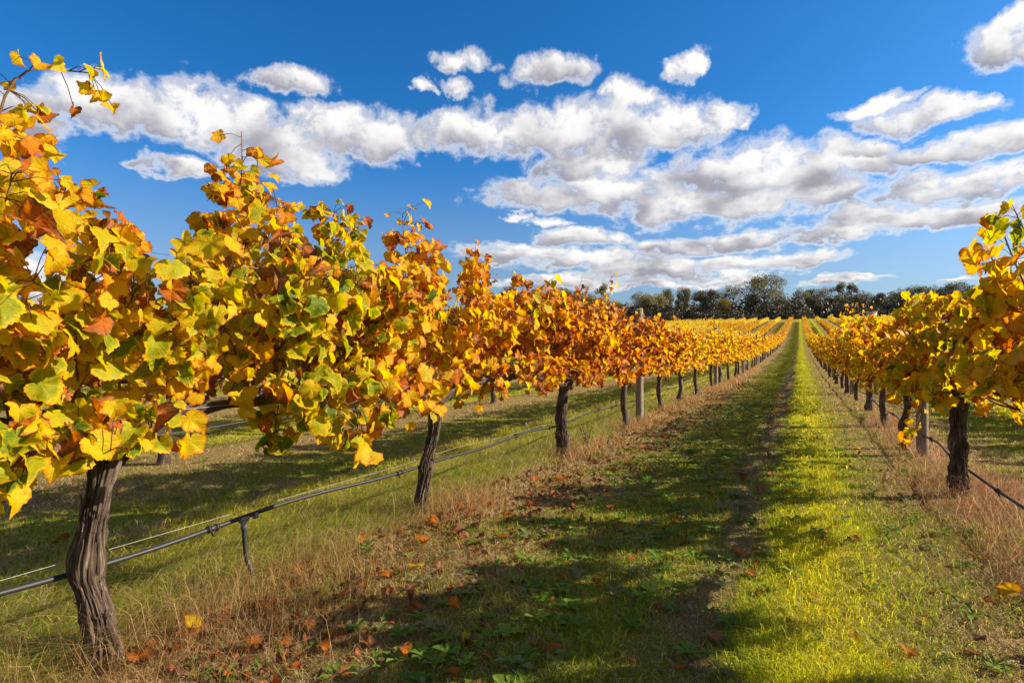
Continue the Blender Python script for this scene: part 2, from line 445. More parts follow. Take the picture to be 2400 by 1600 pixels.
# ------------------------------------------------------------------ shape builders
def tube(pts, rad, seg=8, ridge=0.0, rng=None, cap=True, twist=0.0):
    """swept tube; ridge gives stringy bark relief"""
    P = np.asarray(pts, float); n = len(P); rad = np.broadcast_to(np.asarray(rad, float), (n,)).copy()
    Tn = np.gradient(P, axis=0); Tn /= np.linalg.norm(Tn, axis=1)[:, None] + 1e-9
    ref = np.array([1.0, 0, 0]) if abs(Tn[0, 0]) < 0.8 else np.array([0, 1.0, 0])
    Nn = np.zeros_like(P); v = ref - Tn[0] * ref.dot(Tn[0]); Nn[0] = v / np.linalg.norm(v)
    for k in range(1, n):
        v = Nn[k - 1] - Tn[k] * Nn[k - 1].dot(Tn[k]); Nn[k] = v / (np.linalg.norm(v) + 1e-9)
    Bn = np.cross(Tn, Nn)
    a = np.linspace(0, 2 * np.pi, seg, endpoint=False)
    L = np.concatenate([[0], np.cumsum(np.linalg.norm(np.diff(P, axis=0), axis=1))])
    A = a[None, :] + twist * L[:, None]
    rr = np.repeat(rad[:, None], seg, 1)
    if ridge and rng is not None:
        mod = np.zeros((n, seg))
        for kf, am in ((2, .13), (3, .11), (5, .13), (8, .13), (13, .14), (17, .13), (23, .11), (31, .09)):
            if kf * 2 > seg: continue
            ph = rng.uniform(0, 6.28); f1 = rng.uniform(3, 9); p1 = rng.uniform(0, 6.28); f2 = rng.uniform(12, 26); p2 = rng.uniform(0, 6.28)
            mod += am * np.sin(kf * a[None, :] + ph + 1.6 * np.sin(f1 * L[:, None] + p1) + 0.7 * np.sin(f2 * L[:, None] + p2)) * (0.55 + 0.45 * np.sin(f1 * 1.7 * L[:, None] + p2 + a[None, :]))
        nk = 7
        if seg >= 30:                          # fine stringy fibres
            fib = rng.normal(0, 1, (nk, seg)); fi = np.linspace(0, nk - 1.001, n); f0 = fi.astype(int); ff = (fi - f0)[:, None]
            mod = mod * .62 + .085 * (fib[f0] * (1 - ff) + fib[np.minimum(f0 + 1, nk - 1)] * ff)
            sh = (3 * np.sin(L * 9 + rng.uniform(0, 6))).astype(int)
            mod = np.stack([np.roll(mod[k_], sh[k_]) for k_ in range(n)])
        if seg >= 30:                          # knots and old pruning scars
            for k_ in range(9):
                a0 = rng.uniform(0, 6.28); l0 = rng.uniform(0, L[-1]); da = np.abs((a[None, :] - a0 + np.pi) % (2 * np.pi) - np.pi)
                g_ = np.exp(-(da / rng.uniform(.25, .5)) ** 2 - ((L[:, None] - l0) / rng.uniform(.012, .03)) ** 2)
                mod = mod + rng.uniform(.15, .42) * g_ - .5 * np.exp(-(da / .14) ** 2 - ((L[:, None] - l0) / .008) ** 2)
        rr = rr * (1 + ridge * mod)
    V = P[:, None, :] + rr[:, :, None] * (np.cos(A)[:, :, None] * Nn[:, None, :] + np.sin(A)[:, :, None] * Bn[:, None, :])
    bp = np.stack([np.cos(a)[None, :] * np.ones((n, 1)), np.sin(a)[None, :] * np.ones((n, 1)), np.repeat(L[:, None] * 1.1, seg, 1)], -1)
    V = V.reshape(-1, 3); bp = bp.reshape(-1, 3)
    i, j = np.meshgrid(np.arange(seg), np.arange(n - 1)); i = i.ravel(); j = j.ravel(); i2 = (i + 1) % seg
    Q = np.stack([j * seg + i, j * seg + i2, (j + 1) * seg + i2, (j + 1) * seg + i], -1)
    T = None
    if cap:
        V = np.concatenate([V, P[:1], P[-1:]]); bp = np.concatenate([bp, bp[:1], bp[-1:]])
        c0, c1 = n * seg, n * seg + 1; k = np.arange(seg); k2 = (k + 1) % seg
        T = np.concatenate([np.stack([np.full(seg, c0), k2, k], -1), np.stack([np.full(seg, c1), (n - 1) * seg + k, (n - 1) * seg + k2], -1)])
    return V, T, Q, bp


def add_tube(G, pts, rad, seg=8, ridge=0.0, rng=None, m=0, twist=0.0):
    V, T, Q, bp = tube(pts, rad, seg, ridge, rng, True, twist)
    G.add(V, T, Q, m, bark_pos=bp)


def spline(pts, n):
    P = np.asarray(pts, float); k = len(P)
    t = np.linspace(0, k - 1, n); o = []
    Pp = np.concatenate([2 * P[:1] - P[1:2], P, 2 * P[-1:] - P[-2:-1]])
    for x in t:
        i = min(int(x), k - 2); f = x - i
        a, b, c, d = Pp[i], Pp[i + 1], Pp[i + 2], Pp[i + 3]
        o.append(0.5 * ((2 * b) + (c - a) * f + (2 * a - 5 * b + 4 * c - d) * f * f + (-a + 3 * b - 3 * c + d) * f ** 3))
    return np.array(o)


def leaf_template(N, two=True, teeth=True):
    a = np.linspace(-np.pi, np.pi, N, endpoint=False)
    kx = np.radians([0, 24, 50, 78, 106, 140, 165, 180]); kr = [1.0, .80, .93, .70, .74, .56, .42, .10]
    r = np.interp(np.abs(a), kx, kr)
    if teeth: r = r * (1 + (0.030 + .018 * np.sin(np.arange(N) * 1.7)) * np.where(np.arange(N) % 2 == 0, 1, -1))
    u, v = r * np.sin(a), r * np.cos(a)
    k = np.arange(N); k2 = (k + 1) % N
    if two:
        pts = np.concatenate([[[0, 0]], np.stack([u, v], -1) * 0.55, np.stack([u, v], -1)])
        rim = np.concatenate([[0], np.full(N, .5), np.ones(N)])
        T = np.stack([np.zeros(N, int), 1 + k2, 1 + k], -1)
        Q = np.stack([1 + k, 1 + k2, 1 + N + k2, 1 + N + k], -1)
    else:
        pts = np.concatenate([[[0, 0]], np.stack([u, v], -1)]); rim = np.concatenate([[0.1], np.ones(N)])
        T = np.stack([np.zeros(N, int), 1 + k2, 1 + k], -1); Q = None
    return pts, rim, T, Q


TEMPL = {0: leaf_template(44, True), 1: leaf_template(18, False), 2: leaf_template(8, False, False),
         3: (np.array([[0, -.2], [.72, .35], [0, 1.0], [-.72, .35]]), np.array([.2, .8, .8, .8]), np.array([[0, 1, 2], [0, 2, 3]]), None)}


def unit(a): return a / (np.linalg.norm(a, axis=-1, keepdims=True) + 1e-9)


def add_leaves(G, rng, pos, nrm, tip, size, tone, lod, m=0, crumple=None):
    pts, rim, T, Q = TEMPL[lod]; n = len(pos); K = len(pts)
    N = unit(nrm); Tp = unit(tip - N * np.sum(tip * N, -1, keepdims=True)); B = np.cross(Tp, N)
    crumple = np.zeros(n) if crumple is None else crumple
    fold = rng.uniform(-.15, .55, n) + crumple * rng.uniform(.3, 1.3, n)
    cup = rng.uniform(-.15, .45, n) + crumple * rng.uniform(.2, .9, n)
    wave = rng.uniform(.04, .16, n) + crumple * .15; ph = rng.uniform(0, 6.28, n)
    droop = rng.uniform(0, .5, n) + crumple * rng.uniform(0, .8, n); skew = rng.normal(0, .12, n)
    asp = rng.uniform(.85, 1.12, n)
    an0 = np.arctan2(pts[:, 0], pts[:, 1])[None]
    irr = 1 + (rng.normal(0, .09, n)[:, None] * np.sin(2 * an0 + rng.uniform(0, 6.28, n)[:, None]) + rng.normal(0, .07, n)[:, None] * np.sin(3 * an0 + rng.uniform(0, 6.28, n)[:, None]) + rng.normal(0, .05, n)[:, None] * np.sin(6 * an0 + rng.uniform(0, 6.28, n)[:, None]))
    u = pts[:, 0][None] * asp[:, None] * irr; v = pts[:, 1][None] * irr; r2 = u * u + v * v; an = np.arctan2(u, v)
    f = fold[:, None]
    z = f * np.abs(u) * .9 - cup[:, None] * r2 * .5 + wave[:, None] * np.sin(3 * an + ph[:, None]) * r2 + .5 * wave[:, None] * np.sin(7 * an + 2.3 * ph[:, None]) * r2 - droop[:, None] * np.maximum(v, 0) ** 2 * .6
    uu = u / np.sqrt(1 + f * f * .8) + skew[:, None] * v * v; vv = v * (1 - .25 * np.minimum(droop, 1)[:, None] * np.maximum(v, 0))
    S = size[:, None, None]
    V = pos[:, None, :] + S * (uu[..., None] * B[:, None] + vv[..., None] * Tp[:, None] + z[..., None] * N[:, None])
    off = (np.arange(n) * K)[:, None, None]
    TT = (T[None] + off).reshape(-1, 3); QQ = None if Q is None else (Q[None] + off).reshape(-1, 4)
    lp = np.concatenate([pts, np.linalg.norm(pts, axis=1)[:, None]], 1)
    G.add(V.reshape(-1, 3), TT, QQ, m, leaf_tone=np.repeat(tone, K), rim=np.tile(rim, n), leaf_pos=np.tile(lp, (n, 1)))


# ------------------------------------------------------------------ the vines
def vine_shape(seed, lod, trunk=None, thick=.05, n_cane=20, n_extra=300, zlo=.60, ztop=1.62, tone0=.42, tall=.10, bare=0.0, extra_canes=(), keep=None, bare_y=(-9, 9), n_drop=None, lsz=(.038, .066)):
    """one grapevine about the origin, its row running along Y: trunk, two cordon arms, canes, leaves"""
    rng = np.random.default_rng(seed); o = {}
    hd = .70 + rng.uniform(-.04, .04)
    if trunk is None:
        j = lambda s: rng.uniform(-s, s)
        trunk = [(j(.02), j(.03), -.06), (j(.03), j(.05), .12), (j(.03), j(.05), .32), (j(.03), j(.05), .52), (0, 0, hd)]
    hd = trunk[-1][2]
    seg, nr = ((96, 160) if lod == 0 else (14, 22) if lod == 1 else (6, 5))
    sp = spline(trunk, nr); s = np.linspace(0, 1, nr)
    rad = thick * (1.10 - .25 * s + .12 * np.maximum(0, .12 - s) / .12 + .22 * np.maximum(0, s - .86) / .14)
    rad = rad * (1 + .10 * np.sin(s * 17 + seed) + .06 * np.sin(s * 31 + 2 * seed))
    G = Geo(); add_tube(G, sp, rad, seg, 1.15 if lod == 0 else .7 if lod == 1 else .3, rng, 0, rng.uniform(-1.5, 1.5))
    if lod == 0:     # loose strips of peeling bark
        for k in range(80):
            a = rng.uniform(0, 6.28); s0 = rng.uniform(0, .8); ln = rng.uniform(.05, .2)
            ii = np.clip(np.linspace(s0, s0 + ln, 7), 0, 1) * (nr - 1)
            base = sp[ii.astype(int)]; rr = rad[ii.astype(int)]
            lift = 1.06 + .30 * np.linspace(-1, 1, 7) ** 2 * rng.uniform(.2, 1.6)
            aa = a + np.linspace(0, rng.uniform(-.5, .5), 7)
            pts = base + (rr * lift)[:, None] * np.stack([np.cos(aa), np.sin(aa), np.zeros(7)], -1)
            add_tube(G, pts, rng.uniform(.0015, .0045) * np.array([.4, .9, 1, 1, 1, .8, .3]), 4, 0, None, 0)
    o['trunk'] = G
    arms = []; o['arms'] = []
    x0, y0 = trunk[-1][0], trunk[-1][1]
    for sy in (-1, 1):
        jj = lambda s_: rng.uniform(-s_, s_)
        pts = [(x0, y0, hd - .05), (x0 + jj(.02), y0 + sy * .10, hd + .05), (jj(.04), sy * .34, hd + .13 + jj(.02)), (jj(.05), sy * .62, hd + .13 + jj(.03)), (jj(.04), sy * .88, hd + .15 + jj(.02)), (jj(.03), sy * 1.10, hd + .14)]
        n2 = 60 if lod == 0 else 18 if lod == 1 else 5
        ar = spline(pts, n2); ss = np.linspace(0, 1, n2)
        ra = np.clip(thick, .038, .05) * (.74 - .34 * ss) * (1 + .20 * np.sin(ss * 40 + seed) * (ss > .15)) + .002
        G = Geo(); add_tube(G, ar, ra, 30 if lod == 0 else 10 if lod == 1 else 5, 1.0, rng, 0, 1.0)
        if lod < 2:
            for k in range(7):                 # spur stubs where the canes start
                ii = int(rng.uniform(.15, .97) * (n2 - 1)); d = unit(np.array([rng.normal(0, .5), rng.normal(0, .4), 1.0]))
                add_tube(G, np.array([ar[ii], ar[ii] + d * .035, ar[ii] + d * rng.uniform(.05, .08)]), [ra[ii] * .55, ra[ii] * .4, ra[ii] * .3], 8, .6, rng, 0)
        o['arms'].append(G); arms.append(ar)
    full = np.concatenate([arms[0][::-1], arms[1]])
    canes = []; drops = []
    for k in range(n_cane):
        yy = -1.08 + 2.16 * (k + .5) / n_cane + rng.uniform(-.05, .05)
        st = full[np.argmin(np.abs(full[:, 1] - yy))]
        side = rng.choice([-1, 1]); ln = rng.uniform(.55, .98)
        d = np.array([side * rng.uniform(.0, .42), rng.uniform(-.38, .38), 1.0])
        is_tall = rng.random() < tall
        if is_tall: ln = rng.uniform(1.05, 1.35); d[0] *= .4
        ss = np.linspace(0, 1, 9)[:, None]
        ln = min(ln, (ztop + (.42 if is_tall else 0) - st[2]) / .88)
        p = st + d / np.linalg.norm(d) * ln * ss + np.array([side * .22, rng.uniform(-.15, .15), -.10]) * ss ** 2 * (.4 if is_tall else 1) + rng.normal(0, .012, (9, 3)) * ss
        canes.append(p); drops.append(0)
    for k in range(n_drop or max(5, n_cane // 2)):
        yy = rng.uniform(-1.08, 1.08); st = full[np.argmin(np.abs(full[:, 1] - yy))]
        side = 1 if k % 2 else -1; ln = rng.uniform(.35, .7); ss = np.linspace(0, 1, 9)[:, None]
        p = st + np.array([side * rng.uniform(.35, .6), rng.uniform(-.5, .5), rng.uniform(.35, .9)]) * ln * ss + np.array([side * .10, 0, -rng.uniform(.5, 1.0)]) * ss ** 2 * ln
        if abs(st[1]) < .34: p[:, 2] = np.maximum(p[:, 2], .80)
        p[:, 2] = np.maximum(p[:, 2], zlo + .02)
        canes.append(p); drops.append(1)
    for c in extra_canes: canes.append(spline(c, 9)); drops.append(2)
    if keep is not None:                       # no bare canes where the canopy stops
        kc = [bool(keep(c).all()) for c in canes]
        canes = [c for c, b in zip(canes, kc) if b]; drops = [d for d, b in zip(drops, kc) if b]
    o['canes'] = canes
    P, out_d, tn, pet = [], [], [], []
    cpts = np.concatenate([c[1:] for c in canes])
    for c, dr in zip(canes, drops):
        L = np.linalg.norm(np.diff(c, axis=0), axis=1).sum(); bias = rng.normal(0, .09)
        step = .052 if lod == 0 else .062 if lod < 2 else .075
        for s_ in np.arange(.10 if dr else .16, L, step):
            f = s_ / L * 8; i0 = min(int(f), 7); p = c[i0] + (c[i0 + 1] - c[i0]) * (f - i0)
            for rep in range(2 if (rng.random() < .55 and dr != 2) else 1):
                sd_ = np.sign(p[0]) if abs(p[0]) > .1 and rng.random() < .75 else rng.choice([-1, 1])
                dv = unit(np.array([sd_ * rng.uniform(.3, 1), rng.normal(0, .7), rng.uniform(-.3, .6)]))
                q = p + dv * (rng.uniform(.03, .09) + rep * rng.uniform(.03, .09))
                if q[2] < .98 and dr == 0 and rng.random() < .45: continue
                if bare and q[2] < 1.0 and bare_y[0] < q[1] < bare_y[1] and rng.random() < bare: continue
                P.append(q); out_d.append(sd_); tn.append(tone0 + bias + rng.normal(0, .105)); pet.append((p, q))
    ne = n_extra
    ye = rng.uniform(-1.2, 1.2, ne); ze = zlo + (ztop - zlo) * rng.beta(1.6, 1.35, ne)
    se = rng.choice([-1, 1], ne); wid = .36 * np.sqrt(np.clip(1 - ((ze - 1.12) / .72) ** 2, .08, 1))
    xe = se * rng.uniform(.35, 1.08, ne) * wid
    okk = rng.random(ne) > np.where(ze < .92, np.where((ye > bare_y[0]) & (ye < bare_y[1]), .45 + bare * .55, .25), 0)
    ripple = .03 * np.sin(ye * 5.1 + seed) + .04 * np.sin(ye * 11 + seed * 2)
    okk &= (ze < ztop - .06 + ripple) & ((np.abs(ye) > .24) | (ze > .76))
    clump = rng.normal(0, .07, 40)
    for k in np.nonzero(okk)[0]:
        q = np.array([xe[k], ye[k], ze[k]])
        dd = cpts - q; dn = np.einsum('ij,ij->i', dd, dd); b_ = int(dn.argmin()); dn = math.sqrt(dn[b_])
        lim = rng.uniform(.05, .13)
        if dn > .30 and rng.random() < .8: continue
        if dn > lim: q = cpts[b_] + (q - cpts[b_]) * lim / dn
        P.append(q); out_d.append(se[k]); tn.append(tone0 + clump[int((ye[k] + 1.2) * 8 + (ze[k] > 1.1) * 19) % 40] + rng.normal(0, .10))
        pet.append((cpts[b_], q))
    P = np.array(P); od = np.array(out_d, float); tn = np.array(tn)
    if keep is not None:
        mk = keep(P); P = P[mk]; od = od[mk]; tn = tn[mk]; pet = [e for e, b in zip(pet, mk) if b]
    n = len(P)
    up = np.clip((P[:, 2] - 1.35) / .5, 0, 1)
    nrm = np.stack([od * rng.uniform(.15, 1.1, n), rng.normal(0, .65, n), rng.uniform(-.2, .8, n) + .25 * up], -1)
    tip = np.stack([od * rng.uniform(-.1, .6, n), rng.normal(0, .55, n), -rng.uniform(.2, 1.1, n)], -1)
    tn = tn + .10 * up * rng.uniform(0, 1.6, n)
    br = rng.random(n) < .11; tn[br] = rng.uniform(.72, .95, br.sum())
    size = rng.uniform(lsz[0], lsz[1], n) * (1 - .32 * up) * (1.0 if lod < 2 else 1.12 if lod == 2 else 2.1)
    crum = np.where(br, rng.uniform(.5, 1.2, n), np.where(rng.random(n) < .6, rng.uniform(.1, .8, n), 0))
    o['leaf'] = (rng, P, nrm, tip, size, np.clip(tn, 0, 1), crum, pet)
    return o


def add_canes(G, o, m, seg, upto=None):
    for c in o['canes'][:upto]:
        L = len(c); add_tube(G, spline(c, 12) if seg > 4 else c, np.linspace(.0052, .0018, 12 if seg > 4 else L), seg, 0, None, m)


def build_vine(name, o, lod, loc, rz, label, group, colour, sep_canes=False):
    root = thing(name, label, 'grapevine', loc, rz, group)
    rng, P, nrm, tip, size, tn, crum, pet = o['leaf']
    obj('trunk', o['trunk'].mesh('trunk', [M_bark]), root)
    for a in o['arms']: obj('cordon_arm', a.mesh('cordon_arm', [M_bark]), root)
    if sep_canes:
        for c in o['canes']:
            G = Geo(); add_tube(G, spline(c, 16), np.linspace(.0055, .0018, 16), 7, 0, None, 0)
            obj('cane', G.mesh('cane', [M_cane]), root)
    G = Geo()
    add_leaves(G, rng, P, nrm, tip, size, tn, lod, 0, crum)
    if not sep_canes: add_canes(G, o, 1, 5 if lod < 2 else 3)
    if lod == 0:
        for p, q in pet:
            mid = (p + q) / 2 + np.array([0, 0, .012]); add_tube(G, np.array([p, mid, q]), [.0018, .0014, .0013], 3, 0, None, 1)
    f = obj('foliage', G.mesh('foliage', [M_leaf if lod == 0 else M_leaf_far, M_cane], lod < 2), root)
    f.color = colour
    return root


def copy_vine(src, loc, rz, sc, label, group, colour):
    r = src.copy(); C.objects.link(r); r.location = loc; r.rotation_euler = (0, 0, rz); r.scale = sc
    r['label'] = label; r['group'] = group
    for ch in src.children:
        c = ch.copy(); C.objects.link(c); c.parent = r
        if c.name.startswith('foliage'): c.color = colour
    return r


def tone(x): return (x, .5, .5, 1)


PI = math.pi
at_z = lambda x, y: float(gz(x, y))
LEFT = [1.135, 3.19, 5.49, 7.74, 10.19, 11.9] + [14.05 + VS * k for k in range(81)]
RIGHT = [2.55, 5.30, 7.5, 9.55, 11.85, 14.0] + [16.2 + VS * k for k in range(80)]
END = 190.0
LEFT = [d for d in LEFT if d < END]; RIGHT = [d for d in RIGHT if d < END]

# close vines, each with leaves of its own
near_left = [
 dict(seed=11, lsz=(.027, .073), trunk=[(.03, .0, -.06), (.025, .0, .05), (.008, -.003, .17), (-.025, -.02, .31), (-.02, -.012, .46), (.0, .0, .60), (.01, .02, .74)], thick=.0375, n_cane=34, n_extra=2700, zlo=.46, ztop=1.90, tone0=.33, tall=.09, bare=.6, bare_y=(.12, .62), n_drop=26,
      extra_canes=[[(.04, .85, .95), (.03, .9, 1.4), (.05, 1.0, 1.75)], [(.04, 1.05, .95), (.06, 1.0, 1.4), (.05, .95, 1.8)], [(.05, .30, .9), (.02, .38, 1.4), (.05, .46, 1.8), (.0, .50, 2.06)], [(.05, -.35, .9), (.08, -.32, 1.5), (.12, -.27, 1.9), (.18, -.12, 1.98)], [(.02, .35, 1.2), (.06, .52, 1.7), (.02, .56, 1.98)]]),
 dict(seed=12, lsz=(.034, .074), trunk=[(-.07, -.07, -.06), (-.06, -.06, .1), (-.04, -.035, .3), (-.01, .0, .5), (0, .02, .70)], thick=.036, n_cane=32, n_extra=1700, zlo=.52, ztop=1.84, tone0=.48, tall=.10, bare=.35, n_drop=20,
      extra_canes=[[(.05, -.5, .9), (.1, -.45, 1.4), (.1, -.35, 1.8), (.12, -.3, 1.86)], [(.03, .2, .9), (.05, .35, 1.5), (.06, .4, 1.88)]]),
 dict(seed=13, lsz=(.032, .066), trunk=[(.02, .0, -.06), (.01, -.02, .15), (0, -.01, .4), (0, .05, .72)], thick=.052, n_cane=30, n_extra=1600, zlo=.56, ztop=1.76, tone0=.57, tall=.08, bare=.1, n_drop=20)]
lab_left = ['nearest grapevine at the left edge with thick shaggy S bent trunk and tall leafy shoots',
            'grapevine in the left row with slim dark leaning trunk just past the black hose riser',
            'grapevine in the left row with stout upright trunk beside the small green weed',
            'orange red grapevine with thin trunk just in front of the first wooden post',
            'grapevine rooted just behind the first wooden post of the left row']
row_l = 'grapevines in the row left of the alley'
row_r = 'grapevines in the row right of the alley'
for k, kw in enumerate(near_left):
    o = vine_shape(lod=0, **kw)
    v_ = build_vine('grapevine', o, 0, (LX, LEFT[k], at_z(LX, LEFT[k])), 0, lab_left[k], row_l, tone((.5, .5, .54)[k]), sep_canes=True)
    v_.scale = (1, 1.12, 1)
near_right = [
 dict(seed=21, keep=lambda P: (P[:, 0] > -.40 + .60 * np.maximum(0, P[:, 2] - 1.05)) & ((P[:, 1] < .85) | (P[:, 2] < 1.42)) | ((P[:, 1] < .82) & (P[:, 0] > -.36)), lsz=(.042, .086), thick=.05, n_cane=26, n_extra=850, zlo=.92, ztop=1.60, tone0=.40, tall=.0, bare=.1, n_drop=20, extra_canes=[[(-.1, 1.0, .82), (-.24, 1.02, .95), (-.22, 1.08, 1.15), (.0, 1.08, 1.45)], [(-.1, 1.0, .80), (-.25, 1.06, .9), (-.24, 1.12, 1.1), (-.02, 1.12, 1.38)], [(-.1, 1.0, .80), (-.2, 1.08, .84), (-.28, 1.14, .98), (-.12, 1.14, 1.22)],
      [(-.02, .6, .85), (-.16, .62, 1.3), (-.24, .66, 1.6), (-.24, .68, 1.68)], [(-.02, .7, .85), (-.18, .70, 1.25), (-.26, .74, 1.5), (-.28, .78, 1.58)], [(-.02, .5, .85), (-.10, .52, 1.3), (-.2, .56, 1.6), (-.22, .60, 1.70)]]),
 dict(seed=22, keep=lambda P: P[:, 0] > -.52 + .36 * np.maximum(0, P[:, 2] - 1.05), lsz=(.038, .078), trunk=[(.02, .03, -.06), (.0, .01, .15), (0, -.02, .4), (0, .0, .70)], thick=.050, n_cane=26, n_extra=1250, zlo=.62, ztop=1.58, tone0=.41, tall=.0, bare=.1, n_drop=20,
      extra_canes=[[(0, 1.3, .62), (-.06, 1.2, .45), (-.12, 1.1, .3), (-.16, 1.05, .2)]])]
lab_right = ['grapevine cut off by the right edge with tall golden shoots against the sky',
             'nearest whole trunk grapevine in the right row standing in reddish dry grass']
for k, kw in enumerate(near_right):
    o = vine_shape(lod=0, **kw)
    v_ = build_vine('grapevine', o, 0, (RX, RIGHT[k], at_z(RX, RIGHT[k])), 0, lab_right[k], row_r, tone(.5), sep_canes=True)
    if k == 0: v_.scale = (1, 1.03, 1)

# mid and far prototypes
mids = []; fars = []
for k in range(6):
    mids.append(vine_shape(40 + k, 1, None, (.055, .045, .058, .048, .04, .052)[k], 26, 1150, .56, 1.62 + .05 * (k % 3 - 1), .47, .06, .2 * (k % 2), n_drop=18))
for k in range(5):
    fars.append(vine_shape(60 + k, 2, None, .05, 22, 850, .56, 1.60 + .05 * (k % 3 - 1), .47, .04, n_drop=14))
proto_mid = [None] * 6; proto_far = [None] * 5
rv = random.Random(5)


def place(x, d, lod, label, group, colour, low=1.0):
    sc = (1, rv.choice((-1, 1)) * rv.uniform(.97, 1.05), rv.uniform(.94, 1.06))
    sc = (1, abs(sc[1]), sc[2] * low)
    rz = rv.choice((0, PI)) + rv.uniform(-.03, .03); loc = (x + rv.uniform(-.04, .04), d, at_z(x, d))
    pool, shapes = (proto_mid, mids) if lod == 1 else (proto_far, fars)
    k = rv.randrange(len(pool))
    if pool[k] is None:
        pool[k] = build_vine('grapevine', shapes[k], lod, loc, rz, label, group, tone(colour)); pool[k].scale = sc
        return pool[k]
    return copy_vine(pool[k], loc, rz, sc, label, group, tone(colour))


POSTL = [8.58 + 8.8 * k for k in range(21)]; POSTR = [7.15 + 8.8 * k for k in range(21)]
ORD = ['first', 'second', 'third', 'fourth', 'fifth', 'sixth', 'seventh', 'eighth']
tl = {3: .67, 4: .60, 5: .48, 6: .47}
n_vine = 5
for k, d in enumerate(LEFT[3:], 3):
    c = tl.get(k, .50 + .05 * math.sin(k * 1.3) + rv.uniform(-.04, .04))
    b = sum(1 for p in POSTL if p < d)
    if k < 5: lb, gp = lab_left[k], row_l
    elif b <= 6: lb, gp = 'golden grapevine in the left row between its %s and %s posts' % (ORD[b - 1], ORD[b]), 'left row vines past post %s' % ORD[b - 1]
    elif d < 110: lb, gp = 'small golden grapevine far along the left row, past its seventh post', 'far vines of the left row'
    else: lb, gp = 'tiny grapevine on the rising end of the left row near the far trees', 'end vines of the left row'
    place(LX, d, 1 if d < 20 else 2, lb, gp, c, .93 if k < 6 else 1.0); n_vine += 1
for k, d in enumerate(RIGHT[2:], 2):
    b = sum(1 for p in POSTR if p < d)
    c = .475 + .04 * math.sin(k * 1.7) + rv.uniform(-.04, .03)
    if k == 2: lb, gp = 'right row grapevine with its trunk tight behind the first right hand post', row_r
    elif b <= 4: lb, gp = 'backlit grapevine in the right row between its %s and %s posts' % (ORD[b - 1], ORD[b]), 'right row vines past post %s' % ORD[b - 1]
    elif d < 110: lb, gp = 'small backlit grapevine far along the right row, past its fifth post', 'far vines of the right row'
    else: lb, gp = 'tiny grapevine on the rising end of the right row near the far trees', 'end vines of the right row'
    place(RX, d, 1 if d < 20 else 2, lb, gp, c, .96); n_vine += 1

# rows further off: those that show largest as vines of their own, the rest one mass
cand = []
for r_ in range(1, 11): cand += [(LX - ROW * r_, 3.0 + VS * k + .37 * r_, r_, 'left') for k in range(86)]
for r_ in range(1, 7): cand += [(RX + ROW * r_, 5.0 + VS * k + .53 * r_, r_, 'right') for k in range(85)]


def clearance(x, d):
    """metres of this vine that rise above the nearer row as the photo's eye sees it"""
    front = LX if x < 0 else RX
    da = d * front / x
    top = 1.66 + at_z(front, da) - CAM_H
    return at_z(x, d) + 1.66 - CAM_H - top * d / max(da, .1)


vis = []
for (x, d, r_, s_) in cand:
    if d > END: continue
    cl = clearance(x, d); dist = math.hypot(x, d)
    low = (s_ == 'left' and r_ == 1 and d < 34) or (s_ == 'right' and r_ == 1 and d < 26)
    sc_ = (min(max(cl, 0), 1.3) + (.5 if low else 0)) / dist
    vis.append((sc_, x, d, r_, s_))
vis.sort(reverse=True)
indiv = [v for v in vis if v[0] > 0][:300 - n_vine]; rest = [v for v in vis[len(indiv):]]
WORD = ['', 'second', 'third', 'fourth', 'fifth', 'sixth', 'seventh', 'eighth', 'ninth', 'tenth', 'eleventh']
for sc_, x, d, r_, s_ in indiv:
    nearf = 'lower end' if d < 40 else 'middle' if d < 100 else 'top end'
    lb = 'grapevine at the %s of the %s row to the %s of the alley' % (nearf, WORD[r_], s_)
    place(x, d, 1 if d < 14 else 2, lb, '%s row %s, %s' % (WORD[r_], s_, nearf), .5 + rv.uniform(-.06, .06))
G = Geo(); rng = np.random.default_rng(99)
for sc_, x, d, r_, s_ in rest:
    if sc_ <= 0 and (d > 60 or rng.random() < .0): pass
    n = 70 if d > 45 else 110
    y = rng.uniform(-1.15, 1.15, n); z = .6 + 1.05 * rng.beta(1.5, 1.2, n) + .05 * np.sin(y * 6 + d); sd_ = rng.choice([-1, 1], n)
    p = np.stack([x + sd_ * rng.uniform(.05, .36, n), d + y, z + at_z(x, d)], -1)
    nr_ = np.stack([sd_ * rng.uniform(.4, 1, n), rng.normal(0, .5, n), rng.uniform(0, .8, n)], -1)
    add_leaves(G, rng, p, nr_, np.stack([sd_ * .2, rng.normal(0, .5, n), -np.ones(n)], -1), rng.uniform(.10, .16, n), np.clip(.44 + rng.normal(0, .12, n) + rng.normal(0, .04), 0, 1), 3, 0)
    add_tube(G, np.array([(x, d, at_z(x, d) - .05), (x + rng.normal(0, .02), d, at_z(x, d) + .75)]), [.05, .04], 5, 0, None, 1)
    add_tube(G, np.array([(x, d - 1.1, at_z(x, d - 1.1) + .84), (x, d + 1.1, at_z(x, d + 1.1) + .84)]), [.03, .03], 4, 0, None, 1)
o = obj('distant_vine_rows', G.mesh('distant_vine_rows', [M_leaf_far, M_bark], False)); o.color = tone(.5)
struct(o, 'stuff', 'golden vine rows covering the rising field beyond the near rows', 'vine rows')


